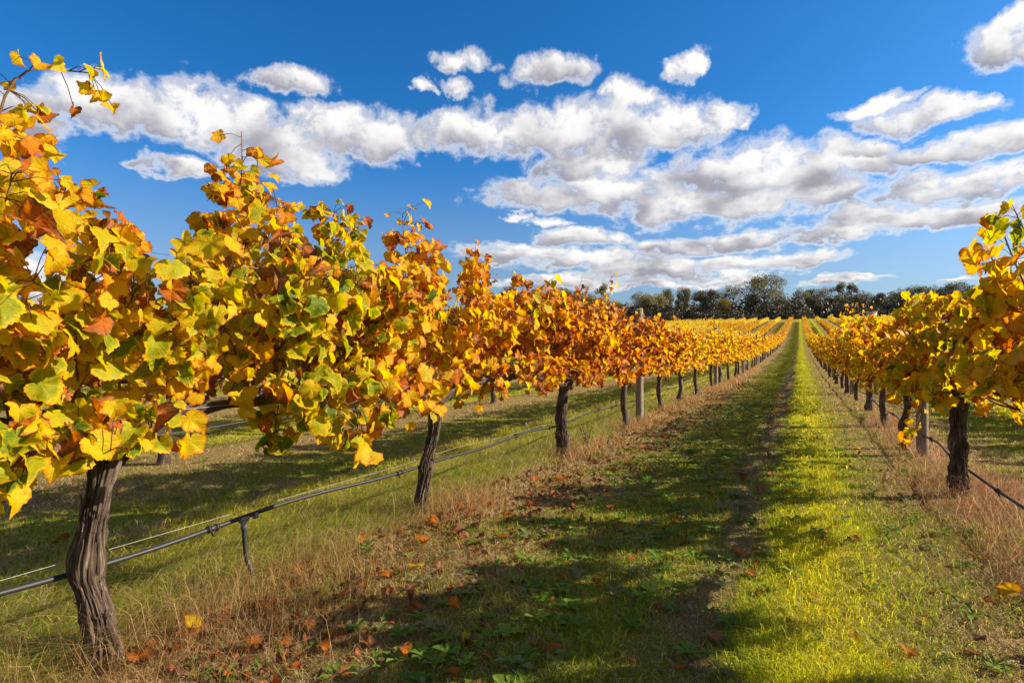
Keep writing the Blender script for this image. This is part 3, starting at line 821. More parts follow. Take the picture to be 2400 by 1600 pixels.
# ------------------------------------------------------------------ posts, wires, drip lines
def post_mesh(seed, h=1.72, r=.058):
    rng = np.random.default_rng(seed)
    zz = np.array([-.1, .0, .2, .5, .8, 1.1, 1.4, h - .02, h - .005, h]); rr = np.array([1.02, 1.02, 1.01, 1, 1, .99, .98, .97, .9, .82]) * r
    G = Geo(); add_tube(G, np.stack([rng.normal(0, .002, 10), rng.normal(0, .002, 10), zz], -1), rr, 20, .12, rng, 0)
    return G.mesh('post', [M_post])


pm = [post_mesh(k) for k in range(3)]
pm_far = [post_mesh(9, 1.92, .055)]


def post(x, d, me, label, group=None, s=1.0):
    o = obj('wooden_post', me); o.location = (x, d, at_z(x, d)); o.rotation_euler = (rv.uniform(-.012, .012), rv.uniform(-.012, .012), rv.uniform(0, 6))
    o.scale = (s, s, 1)
    tag(o, label, 'post', group)
    return o


for k, d in enumerate(POSTL):
    if d > END: break
    if k < 8: lb, gp = '%s weathered wooden post along the left vine row, counted from the camera' % ORD[k], 'trellis posts of the left row'
    else: lb, gp = 'small wooden post far up the left vine row, past its eighth', 'far posts of the left row'
    post(LX + .02, d, pm[k % 3], lb, gp)
for k, d in enumerate(POSTR):
    if d > END: break
    if k < 5: lb, gp = '%s wooden post along the right vine row, counted from the camera' % ORD[k], 'trellis posts of the right row'
    else: lb, gp = 'small wooden post far up the right vine row, past its fifth', 'far posts of the right row'
    post(RX + .07, d, pm[(k + 1) % 3], lb, gp, .9).scale.z = .86
for r_ in range(1, 11):
    for k in range(21):
        d = 8.2 + 8.8 * k + 1.1 * r_; x = LX - ROW * r_
        if d < END and clearance(x, d) > -.05:
            post(x, d, pm_far[0], 'thin wooden post standing above the %s vine row to the left' % WORD[r_], 'posts of the %s row left' % WORD[r_], .9)
for r_ in range(1, 7):
    for k in range(21):
        d = 7.6 + 8.8 * k + 1.3 * r_; x = RX + ROW * r_
        if d < END and clearance(x, d) > -.05:
            post(x, d, pm_far[0], 'thin wooden post standing above the %s vine row to the right' % WORD[r_], 'posts of the %s row right' % WORD[r_], .9)


def along(x, ylist, h):
    return np.array([(x, y, at_z(x, y) + h(y)) for y in ylist])


def drip_line(x, d0, d1, label, h0, emit):
    rng = np.random.default_rng(int(abs(x) * 100))
    root = thing('irrigation_pipe', label, 'pipe', (x, d0, 0), 0, 'drip irrigation pipes under the vines')
    sag = lambda y: h0 + .010 * math.sin(y * 2.86 + 1.0) + .008 * math.sin(y * 1.1)
    ylist = np.concatenate([np.arange(d0, 14, .11), np.arange(14, d1, .8)])
    wob = lambda y: .012 * math.sin(y * 2.2) + .006 * math.sin(y * 5)
    P_ = np.array([(wob(y), y - d0, at_z(x, y) + sag(y)) for y in ylist])
    G = Geo(); add_tube(G, P_, .0100, 12, 0, None, 0); obj('pipe_run', G.mesh('pipe_run', [M_pipe]), root)
    for y in emit:
        c = np.array([wob(y), y - d0, at_z(x, y) + sag(y)])
        G = Geo()
        for dy in (-.018, .018):
            V, T, Q, bp = tube(np.array([c + (0, dy - .004, 0), c + (0, dy + .004, 0)]), [.0165, .0165], 12); G.add(V, T, Q, 0, bark_pos=bp)
        V, T, Q, bp = tube(np.array([c + (0, -.03, 0), c + (0, .03, 0)]), [.0125, .0125], 12); G.add(V, T, Q, 0, bark_pos=bp)
        V, T, Q, bp = tube(np.array([c + (.0, 0, -.008), c + (.004, 0, -.026), c + (.004, .003, -.034)]), [.006, .006, .003], 8); G.add(V, T, Q, 0, bark_pos=bp)
        obj('drip_emitter', G.mesh('drip_emitter', [M_pipe]), root)
    return root, sag, wob


rootL, sagL, wobL = drip_line(LX - .075, -.6, 70, 'black irrigation pipe strung low along the left vine row', .315, [1.62, 2.9, 4.6, 5.35, 6.9, 7.5, 9.0, 9.9, 11.2, 12.6])
y0 = 1.78; cz = sagL(y0)
hb = Geo(); hp = spline([(wobL(y0), y0 + .6, cz - .005), (wobL(y0) + .008, y0 + .6 + .0, cz - .09), (.018, y0 + .60, cz - .18), (.05, y0 + .605, .08), (.075, y0 + .60, -.03)], 20)
add_tube(hb, hp, .0105, 12, 0, None, 0); hose = obj('riser_hose', hb.mesh('riser_hose', [M_pipe]), rootL)
G = Geo(); add_tube(G, np.array([(wobL(y0), y0 + .6 - .02, cz), (wobL(y0), y0 + .6 + .02, cz)]), .0145, 14, 0, None, 0)
add_tube(G, np.array([(wobL(y0), y0 + .6, cz), (wobL(y0), y0 + .6, cz - .045)]), .0130, 14, 0, None, 0)
obj('hose_tee', G.mesh('hose_tee', [M_clip]), rootL)
G = Geo(); add_tube(G, np.array([(wobL(y0), y0 + .6 + .055, cz), (wobL(y0), y0 + .6 + .07, cz)]), .0150, 14, 0, None, 0)
obj('hose_clamp', G.mesh('hose_clamp', [M_clip]), rootL)
drip_line(RX + .075, 1.0, 60, 'black irrigation pipe strung low along the right vine row', .20, [3.6, 4.6, 5.9, 6.8, 8.2, 9.4])
drip_line(LX - ROW + .05, 1.0, 40, 'black irrigation pipe of the second vine row to the left', .30, [])


def wire(x, d0, d1, h, r, label, group):
    G = Geo(); yl = np.concatenate([np.arange(d0, 20, .7), np.arange(20, d1, 3.0)])
    add_tube(G, np.array([(x, y, at_z(x, y) + h + .010 * math.sin(y * .713)) for y in yl]), r, 6, 0, None, 0)
    tag(obj('trellis_wire', G.mesh('trellis_wire', [M_wire])), label, 'wire', group)


for x, nm in ((LX, 'left'), (RX, 'right')):
    gpw = 'trellis wires of the %s row' % nm
    wire(x + (-.07 if nm == 'left' else .07), -.6 if nm == 'left' else 1, 80, .350 if nm == 'left' else .31, .0011, 'shiny low wire just above the irrigation pipe of the %s row' % nm, gpw)
    wire(x + .03, -.6 if nm == 'left' else 1, 120, .85, .0011, 'wire along the cordon arms of the %s row' % nm, gpw)
    wire(x + .05, -.6 if nm == 'left' else 1, 120, 1.12, .0010, 'wire through the middle of the leaves of the %s row' % nm, gpw)
    wire(x - .04, -.6 if nm == 'left' else 1, 120, 1.46, .0010, 'top wire under the upper leaves of the %s row' % nm, gpw)

# ------------------------------------------------------------------ grass, dry growth, clippings, weeds
rg = np.random.default_rng(3)
ct, st_ = math.cos(THETA), math.sin(THETA)


def scatter(n, z0, z1, power, half=1.15):
    """points over the ground in front of the camera, thinning with distance"""
    u = rg.random(n)
    if abs(power - 1) < 1e-6: z = z0 * (z1 / z0) ** u
    else: z = (z0 ** (1 - power) + u * (z1 ** (1 - power) - z0 ** (1 - power))) ** (1 / (1 - power))
    s = rg.uniform(-half, half, n) * z
    return s * ct - z * st_, s * st_ + z * ct, z


def vnoise(x, y, f, seed):
    r = np.random.default_rng(seed); o = 0
    for k in range(5):
        a = r.uniform(0, 6.28); fx, fy = f * math.cos(a) * (1 + .5 * k), f * math.sin(a) * (1 + .5 * k)
        o = o + np.sin(fx * x + fy * y + r.uniform(0, 6.28) + 1.3 * np.sin(.7 * f * (y * math.cos(a) - x * math.sin(a)) + k)) / (1 + .4 * k)
    return o / 2.2


def blades(G, x, y, h, wdt, lean, col, curl=.5, az=None, thin=False):
    n = len(x)
    az = rg.uniform(0, 6.28, n) if az is None else az
    la = rg.uniform(0, 6.28, n)
    base = np.stack([x, y, gz(x, y) - .004], -1)
    ld = np.stack([np.cos(la), np.sin(la), np.zeros(n)], -1) if np.ndim(lean) < 2 else None
    if ld is None: ldv = lean
    else: ldv = ld * np.asarray(lean)[:, None]
    sdv = np.stack([np.cos(az), np.sin(az), np.zeros(n)], -1) * wdt[:, None] * .5
    m_ = base + ldv * (h * .40)[:, None]; m_[:, 2] += h * .60
    tp = base + ldv * h[:, None] * (1 + curl); tp[:, 2] += h * np.clip(1 - .35 * np.linalg.norm(ldv, axis=1), .12, 1)
    V = np.stack([base - sdv, base + sdv, m_ + sdv * .8, m_ - sdv * .8, tp], 1).reshape(-1, 3)
    o = np.arange(n)[:, None] * 5
    G.add(V, o + np.array([[3, 2, 4]]), o + np.array([[0, 1, 2, 3]]), 0, blade_colour=np.repeat(np.concatenate([col, np.ones((n, 1))], 1), 5, 0))


def lateral(x): return np.mod(x - LX, ROW)


def dryness(x, y):
    """share of dead grass: high under the rows and along the clippings line"""
    l = lateral(x) + .16 * vnoise(x, y, 2.1, 5)
    b = np.interp(l, [0, .35, .75, 1.2, 1.72, 1.82, 1.92, 2.0, 2.42, 2.6, 2.85, 3.25], [.72, .90, .75, .34, .22, .7, .6, .05, .08, .45, .70, .78])
    behind = (x < LX - .1) & (x > LX - 1.2)
    b = np.where(behind, .34, np.where(x < LX - 1.0, np.clip(b + .28, 0, .9), b))
    return np.clip(b + (.20 + .25 * (b > .6)) * vnoise(x, y, 3.3, 8), .03, .97)


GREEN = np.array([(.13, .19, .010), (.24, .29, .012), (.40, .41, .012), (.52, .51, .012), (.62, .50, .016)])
DRY = np.array([(.42, .31, .13), (.50, .39, .20), (.32, .20, .08), (.20, .115, .05), (.46, .28, .09), (.56, .47, .29)])


def grass_layer(G, n, z0, z1, power, wmul):
    x, y, z = scatter(n, z0, z1, power)
    dr = dryness(x, y); isd = rg.random(n) < dr
    sun_or_patch = .5 + .5 * vnoise(x, y, 1.1, 21); l = lateral(x)
    sun_strip = np.exp(-((l - 2.30) / .25) ** 2)  # sunlit strip painted into the blade colour; its grass also grows taller
    gi = np.clip(rg.normal(1.1 + 2.3 * sun_strip + .8 * (sun_or_patch - .5), 1.1, n), 0, 4).astype(int)
    cg = GREEN[gi]; cd = DRY[rg.integers(0, len(DRY), n)]
    red = np.exp(-((x - RX - .15) / .40) ** 2)[:, None]
    cd = cd * (1 - red * .45) + red * .45 * np.array([.30, .14, .07])
    col = np.where(isd[:, None], cd, cg) * rg.uniform(.6, 1.3, n)[:, None]
    h = rg.uniform(.018, .058, n) * (1 + .3 * sun_strip + .4 * vnoise(x, y, 4.2, 31).clip(-1, 1))
    beh = (x < LX - .05) & (x > LX - 1.3)
    h = np.where(beh, h * 2.0, h); h = np.where(isd & ~beh, h * .8, h)
    h = np.where(np.abs(x - RX - .05) < .32, h * 1.3, h)
    h = np.where((np.abs(x + .34) < .055 + .025 * np.sin(y * 3)) & (rg.random(n) < .6), .006, h)
    lean = np.where(isd, rg.uniform(.5, 2.0, n), rg.uniform(.15, 1.5, n))
    wd = rg.uniform(.0014, .0032, n) * wmul(z); h = h * (1 + .25 * (z > 9))
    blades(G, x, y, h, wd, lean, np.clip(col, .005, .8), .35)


G = Geo()
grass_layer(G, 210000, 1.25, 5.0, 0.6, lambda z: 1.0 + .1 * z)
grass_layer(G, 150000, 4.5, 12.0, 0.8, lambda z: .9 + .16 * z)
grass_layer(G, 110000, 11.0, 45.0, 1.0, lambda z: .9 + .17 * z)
struct(obj('grass', G.mesh('grass', [M_blade], True)), 'stuff', 'mown green and straw coloured grass of the alley and under the vines', 'grass')

# long dead stalks: straw by the nearest left vine, reddish under the right row, lying pale grass behind the left row
G = Geo()


def stalks(n, x, y, h, lean, cols, w=.0016):
    c = np.array(cols)[rg.integers(0, len(cols), n)] * rg.uniform(.7, 1.25, n)[:, None]
    blades(G, x, y, h, np.full(n, w) * rg.uniform(.7, 1.4, n), lean, np.clip(c, .01, .8), .5)


STRAW = [(.24, .11, .045), (.17, .085, .04), (.46, .30, .12), (.52, .38, .18), (.36, .20, .07), (.42, .22, .07)]
RUST = [(.34, .16, .075), (.28, .12, .05), (.42, .23, .11), (.22, .10, .05), (.46, .33, .19)]
PALE = [(.42, .42, .06), (.50, .46, .14), (.56, .47, .22), (.36, .40, .03), (.30, .34, .02)]
n = 1300; x = rg.normal(LX + .30, .22, n); y = rg.normal(1.65, .42, n); stalks(n, x, y, rg.uniform(.06, .26, n), rg.uniform(.2, 1.6, n), STRAW)
n = 700; x = rg.normal(LX + .1, .15, n); y = rg.uniform(.6, 2.4, n); stalks(n, x, y, rg.uniform(.15, .36, n), rg.uniform(.2, 1.0, n), STRAW, .0013)
for tx, ty, s in ((LX + .1, 3.3, .25), (LX + .12, 5.6, .3), (LX + .1, 7.9, .3), (LX + .1, 8.7, .25), (LX + .1, 10.3, .3), (LX + .15, 12.1, .35), (LX + .2, 15.9, .6), (LX + .2, 17.5, .6), (LX + .2, 21, 1.5), (LX + .2, 27, 2.5)):
    n = 900; x = rg.normal(tx, .16, n); y = rg.normal(ty, s, n); stalks(n, x, y, rg.uniform(.05, .20, n), rg.uniform(.2, 1.3, n), STRAW, .0016 + .0006 * ty / 3)
n = 4600; x = rg.normal(RX + .10, .19, n); y = rg.uniform(2.0, 11.0, n) ; stalks(n, x, y, rg.uniform(.06, .24, n) * np.where(np.abs(y - 5.2) < .9, 1.35, 1), rg.uniform(.2, 1.3, n), RUST, .0019)
n = 2600; x = rg.normal(RX + .2, .28, n); y = rg.uniform(3.4, 6.2, n); stalks(n, x, y, rg.uniform(.06, .22, n), rg.uniform(.3, 1.5, n), RUST, .0017)
n = 16000; x = LX - rg.uniform(-.02, 1.05, n); y = .4 + 11 * rg.random(n) ** 1.3
ld = np.stack([rg.uniform(-.2, .5, n) + .5, rg.uniform(.2, 1.0, n) + .3, np.zeros(n)], -1)
stalks(n, x, y, rg.uniform(.07, .19, n), ld, PALE, .0022)
struct(obj('dry_grass', G.mesh('dry_grass', [M_blade], True)), 'stuff', 'dead straw and rust coloured grass stalks tangled under the vine rows', 'dry grass')

G = Geo()      # the line of pale mowings down the alley and torn mowings by the left row
n = 15000; y = 1.2 + 28 * rg.random(n) ** 1.7
x = rg.normal(-.34, .085, n) + .035 * np.sin(y * 1.7) + .03 * np.sin(y * 4.3)
c = np.array([(.42, .31, .17), (.34, .24, .12), (.26, .18, .09), (.52, .42, .27), (.22, .12, .06)])[rg.integers(0, 5, n)] * rg.uniform(.6, 1.15, n)[:, None]
ld = np.stack([rg.normal(0, 1.5, n), rg.normal(0, 1.5, n), np.zeros(n)], -1)
blades(G, x, y, rg.uniform(.015, .035, n), rg.uniform(.002, .004, n) * (1 + .12 * y), ld, c, .6)
n = 9000; y = 1.3 + 14 * rg.random(n) ** 1.5; x = rg.normal(-1.45, .30, n)
c = np.array([(.22, .14, .08), (.28, .19, .11), (.34, .27, .15), (.15, .09, .05)])[rg.integers(0, 4, n)] * rg.uniform(.6, 1.2, n)[:, None]
ld = np.stack([rg.normal(0, 1.6, n), rg.normal(0, 1.6, n), np.zeros(n)], -1)
blades(G, x, y, rg.uniform(.015, .04, n), rg.uniform(.0018, .0035, n) * (1 + .1 * y), ld, c, .6)
struct(obj('grass_clippings', G.mesh('grass_clippings', [M_blade], True)), 'stuff', 'pale dried mowings lying in a line along the alley', 'grass clippings')

G = Geo()      # broad leaved weeds through the shaded half of the alley
n = 1300; y = 1.1 + 12 * rg.random(n) ** 1.6; x = rg.normal(-.95, .40, n)
extra = rg.random(n) < .18; x = np.where(extra, rg.uniform(-.3, 1.0, n), x)
x2 = rg.uniform(LX - 3.0, LX - 1.3, 160); y2 = rg.uniform(.8, 9, 160); x = np.concatenate([x, x2]); y = np.concatenate([y, y2]); n = len(x)
for k in range(n):
    nl = rg.integers(4, 9); a = rg.uniform(0, 6.28) + np.arange(nl) * 2.4; L = rg.uniform(.018, .070) * rg.uniform(.7, 1.2, nl)
    col = np.array([(.09, .17, .016), (.13, .21, .022), (.19, .26, .03), (.17, .19, .07)])[rg.integers(0, 4)] * rg.uniform(.8, 1.2)
    for q in range(nl):
        d = np.array([math.cos(a[q]), math.sin(a[q]), 0]); s_ = np.array([-d[1], d[0], 0]); el = rg.uniform(.15, .9); wv_ = rg.uniform(.16, .30)
        c0 = np.array([x[k], y[k], float(gz(x[k], y[k])) + .012])
        V = []
        for f_, wf in ((0, .12), (.25, .7), (.42, .5), (.62, 1.0), (.8, .65), (1.0, .05)):
            p = c0 + d * L[q] * f_ + np.array([0, 0, L[q] * (el * f_ - .5 * el * f_ * f_)])
            V += [p - s_ * L[q] * wv_ * wf + (0, 0, .12 * L[q] * wf), p, p + s_ * L[q] * wv_ * wf + (0, 0, .12 * L[q] * wf)]
        Qs = [[3 * i_ + j_, 3 * i_ + j_ + 1, 3 * i_ + j_ + 4, 3 * i_ + j_ + 3] for i_ in range(5) for j_ in range(2)]
        G.add(np.array(V), None, np.array(Qs), 0, blade_colour=np.tile(np.append(col, 1), (len(V), 1)))
struct(obj('broadleaf_weeds', G.mesh('broadleaf_weeds', [M_weed], True)), 'stuff', 'small dark green broad leaved weeds through the shaded grass of the alley', 'weeds')

# a young weed growing beside the third trunk of the left row, and a few others
def weed_plant(x, y, h, ns, label, seed):
    r = np.random.default_rng(seed); root = thing('weed_plant', label, 'weed', (x, y, at_z(x, y)))
    Gs = Geo(); Gl = Geo()
    for k in range(ns):
        d = np.array([r.normal(0, .28), r.normal(0, .28), 1.0]); L = h * r.uniform(.6, 1.0)
        pts = np.array([d * L * f_ + np.array([0, 0, -.1 * L * f_ * f_]) for f_ in np.linspace(0, 1, 6)])
        add_tube(Gs, pts, np.linspace(.004, .0015, 6), 5)
        for f_ in np.linspace(.2, 1, 12):
            p = d * L * f_; a = r.uniform(0, 6.28); dd = np.array([math.cos(a), math.sin(a), r.uniform(0, .8)]); s_ = np.array([-math.sin(a), math.cos(a), 0]); l = r.uniform(.03, .055)
            V = np.array([p, p + dd * l * .5 - s_ * l * .2, p + dd * l, p + dd * l * .5 + s_ * l * .2]); c = np.array([.12, .20, .02]) * r.uniform(.7, 1.4)
            Gl.add(V, None, [[0, 1, 2, 3]], 0, blade_colour=np.tile(np.append(c, 1), (4, 1)))
    obj('stem', Gs.mesh('stem', [M_cane]), root); obj('foliage', Gl.mesh('foliage', [M_weed], False), root)


weed_plant(LX + .06, 6.1, .42, 9, 'bright green bushy weed growing beside the stout third trunk of the left row', 1)
weed_plant(RX - .28, 9.6, .22, 10, 'low light green weed tuft at the foot of the right row past its first post', 2)
weed_plant(-2.05, 2.35, .10, 5, 'small green seedling in straw by the hose riser', 3)

# ------------------------------------------------------------------ fallen leaves, each a thing
fl_mesh = []
for k in range(10):
    r = np.random.default_rng(300 + k); G = Geo()
    add_leaves(G, r, np.zeros((1, 3)), np.array([[r.normal(0, .15), r.normal(0, .15), 1.0]]), np.array([[0, 1.0, 0]]), np.array([1.0]), np.array([.5]), 0, 0, np.array([r.uniform(.3, .9)]))
    V = G.V[0]; V[:, 2] *= .65; V[:, 2] -= V[:, 2].min(); G.V[0] = V
    add_tube(G, np.array([V[0], V[0] + (0, -.3, .03), V[0] + (.06, -.62, .02)]), [.022, .017, .014], 5, 0, None, 1)
    fl_mesh.append(G.mesh('fallen_leaf', [M_leaf, M_cane]))


def fallen(x, y, size, colour, label, group, me=None, tilt=.3, lift=.02):
    o = obj('fallen_leaf', me or fl_mesh[rv.randrange(10)])
    o.location = (x, y, at_z(x, y) + lift); o.rotation_euler = (rv.uniform(-tilt, tilt), rv.uniform(-tilt, tilt), rv.uniform(0, 6.28)); o.scale = (size,) * 3
    o.color = tone(colour); tag(o, label, 'fallen leaf', group)
    return o


def fallen_px(px, py, *a, **k):
    x, y = ground_at(px, py); return fallen(x, y, *a, **k)


fallen_px(440, 1462, .055, .46, 'bright yellow vine leaf standing on straw right of the nearest trunk', 'fallen vine leaves', lift=.045, tilt=.7)
fallen_px(957, 1322, .055, .44, 'pale yellow vine leaf with a long stalk lying where shade begins', 'fallen vine leaves', lift=.035)
fallen_px(2325, 1390, .062, .52, 'large yellow and tan curled leaf in grass at the right edge', 'fallen vine leaves', lift=.05, tilt=.5)
fallen_px(600, 1425, .065, .88, 'big crumpled rust leaf in the heap at the foot of the hose riser', 'fallen vine leaves', lift=.035)
fallen_px(640, 1470, .06, .93, 'long dark brown leaf lying right of the leaf heap under the riser', 'fallen vine leaves')
fallen_px(885, 1332, .04, .72, 'dull orange leaf left of the pale yellow leaf', 'fallen vine leaves')
fallen_px(850, 1265, .055, .78, 'orange brown leaf propped on straw between riser and second trunk', 'fallen vine leaves', lift=.04, tilt=.8)
fallen_px(990, 1235, .055, .76, 'orange leaf heaped against the foot of the second left trunk', 'fallen vine leaves', lift=.04, tilt=.8)
fallen_px(1040, 1420, .042, .70, 'tan folded leaf in dark grass below the second left trunk', 'fallen vine leaves', lift=.03)
fallen_px(1280, 1525, .048, .82, 'reddish brown leaf near the bottom middle of the alley', 'fallen vine leaves', lift=.03)
fallen_px(1075, 1485, .045, .26, 'yellow green leaf in dark grass at the bottom of the alley', 'fallen vine leaves', lift=.014, tilt=.3)
fallen_px(145, 1255, .06, .93, 'dark brown curled leaf in shade left of the nearest trunk', 'fallen vine leaves', lift=.03, tilt=.7)
fallen_px(320, 1545, .07, .80, 'orange brown leaf at the foot of the nearest trunk', 'fallen vine leaves', lift=.03)
fallen_px(575, 1500, .055, .86, 'rust leaf in shaded grass at bottom left below the riser', 'fallen vine leaves', lift=.03)
for k in range(110):
    y = 1.5 + 14 * rv.random() ** 1.5; x = rv.gauss(LX + .38, .24)
    fallen(x, y, rv.uniform(.035, .062), rv.choice((.74, .84, .88, .92, .96, .98)), 'orange or brown vine leaf in the leaf litter along the foot of the left row', 'leaf litter along the left row', lift=.008, tilt=.3)
for k in range(56):
    y = 1.7 + 14 * rv.random() ** 1.3; x = -.37 + rv.gauss(0, .14)
    fallen(x, y, rv.uniform(.03, .055), rv.choice((.70, .80, .86, .92)), 'red brown vine leaf caught along the line of pale mowings', 'leaves along the mowings', lift=.012, tilt=.4)
for k in range(70):
    y = 1.4 + 14 * rv.random() ** 1.4; x = rv.uniform(-1.7, -.5)
    fallen(x, y, rv.uniform(.025, .048), rv.choice((.74, .84, .92, .97)), 'small brown vine leaf scattered in the shaded half of the alley', 'leaves in the shaded grass', lift=.014, tilt=.3)
for k in range(34):
    y = 2.2 + 12 * rv.random() ** 1.4; x = rv.uniform(.0, 1.2)
    fallen(x, y, rv.uniform(.022, .045), rv.choice((.42, .5, .66, .78, .9)), 'small yellow or brown leaf scattered in sunny grass by the right row', 'leaves in the sunny grass', lift=.014, tilt=.3)

G = Geo()      # broken dead leaves trodden into the grass under the left row
n = 3200; y = 1.2 + 20 * rg.random(n) ** 1.6; x = LX + .42 + rg.normal(0, .30, n); k_ = rg.random(n) < .25; x = np.where(k_, rg.uniform(-1.6, 1.0, n), x)
add_leaves(G, rg, np.stack([x, y, gz(x, y) + rg.uniform(.004, .03, n)], -1), np.stack([rg.normal(0, .4, n), rg.normal(0, .4, n), np.ones(n)], -1), rg.normal(0, 1, (n, 3)), rg.uniform(.010, .036, n), rg.uniform(.74, 1.05, n), 2, 0, rg.uniform(.4, 1.4, n))
ll = obj('leaf_litter', G.mesh('leaf_litter', [M_leaf_far], True)); ll.color = tone(.55)
struct(ll, 'stuff', 'broken brown leaf litter trodden into the grass under the left row', 'leaf litter')

# ------------------------------------------------------------------ the wood beyond the field
def crown_geo(seed, h, wdt, lean=0.0, clumps=16, per=42, leaf=.55, base=.30, top_heavy=.6, trunk_vis=True):
    r = np.random.default_rng(seed); Gc = Geo(); Gt = Geo()
    tr = spline([(0, 0, -.5), (r.normal(0, .03) * h, r.normal(0, .03) * h, h * .3), (lean * h * .5, r.normal(0, .04) * h, h * .6), (lean * h, 0, h * .86)], 9)
    add_tube(Gt, tr, np.linspace(h * .022 + .06, .05, 9), 7)
    for k in range(clumps):
        f = base + (1 - base) * r.beta(1.5, 1.1); a = r.uniform(0, 6.28)
        pr = math.sin(min(1, max(.12, (f - base * .7) / (1 - base * .7))) * math.pi * .82 + .15)
        rad = wdt * .5 * pr * math.sqrt(r.uniform(.15, 1)); c = np.array([lean * h * f + rad * math.cos(a), rad * math.sin(a), h * f * .95])
        at = tr[min(8, int(f * .72 * 8))]; add_tube(Gt, np.array([at, (at + c) / 2 + (0, 0, -.03 * h), c]), [.012 * h * .6 + .03, .05, .03], 5)
        cr = wdt * r.uniform(.15, .26); n = int(per * 1.7)
        dv = unit(r.normal(0, 1, (n, 3))) * (r.random((n, 1)) ** .4) * np.array([1.15, 1.15, .72]) * cr
        p = c + dv; s = leaf * r.uniform(.5, 1.25, n); N = unit(r.normal(0, 1, (n, 3)) + np.array([0, 0, .5])); T = unit(np.cross(N, r.normal(0, 1, (n, 3)))); B = np.cross(N, T)
        V = np.stack([p - T * s[:, None] * .6, p + B * s[:, None] * .32 + N * s[:, None] * .1, p + T * s[:, None] * .6, p - B * s[:, None] * .32 - N * s[:, None] * .1], 1).reshape(-1, 3)
        o = np.arange(n)[:, None] * 4; tn = np.clip(r.normal(.5 + .18 * r.normal(), .2, n), 0, 1)
        Gc.add(V, None, o + np.array([[0, 1, 2, 3]]), 0, leaf_tone=np.repeat(tn, 4))
    return Gt.mesh('trunk', [M_gum]), Gc.mesh('crown', [M_crown], False)


KINDS = {'round': crown_geo(1, 12, 9, .02, 26, 130, .46, .22), 'broad': crown_geo(2, 14, 13, .0, 32, 110, .46, .42), 'open': crown_geo(3, 12, 9, .05, 14, 80, .42, .45),
         'tall': crown_geo(4, 13, 7, .03, 22, 100, .44, .35), 'olive': crown_geo(5, 10, 9.5, -.03, 28, 130, .46, .12), 'spread': crown_geo(6, 12, 11, .04, 20, 95, .45, .36), 'dense': crown_geo(7, 11, 9, 0, 30, 140, .48, .12)}


def tree(px, top, kind, dist, label, tint=(1, 1, 1, 1), base_py=737, wmul=1.0):
    """a tree whose top shows at that height of the photo's skyline, standing at that distance"""
    top = 700 - (700 - top) * (1.12 if kind in ('tall', 'broad', 'open') else rv.uniform(.84, 1.05)) if kind != 'olive' else top
    d = pix_dir(px, top); k = dist / d.y; x, y = d.x * k, dist
    z = at_z(x, y); h = d.z * k + CAM_H - z
    nom = {'round': 12, 'broad': 14, 'open': 12, 'tall': 13, 'olive': 10, 'spread': 12, 'dense': 11}[kind]
    root = thing('gum_tree', label, 'tree', (x, y, z), rv.uniform(0, 6.28), 'trees beyond the vineyard')
    wmul = {'broad': 1.0, 'olive': 1.0, 'dense': .85}.get(kind, .72) * rv.uniform(.85, 1.12)
    s = h / (nom * 1.04); root.scale = (s * wmul, s * wmul, s)
    tm, cm = KINDS[kind]
    obj('trunk', tm, root); c = obj('crown', cm, root); c.color = tint
    return root


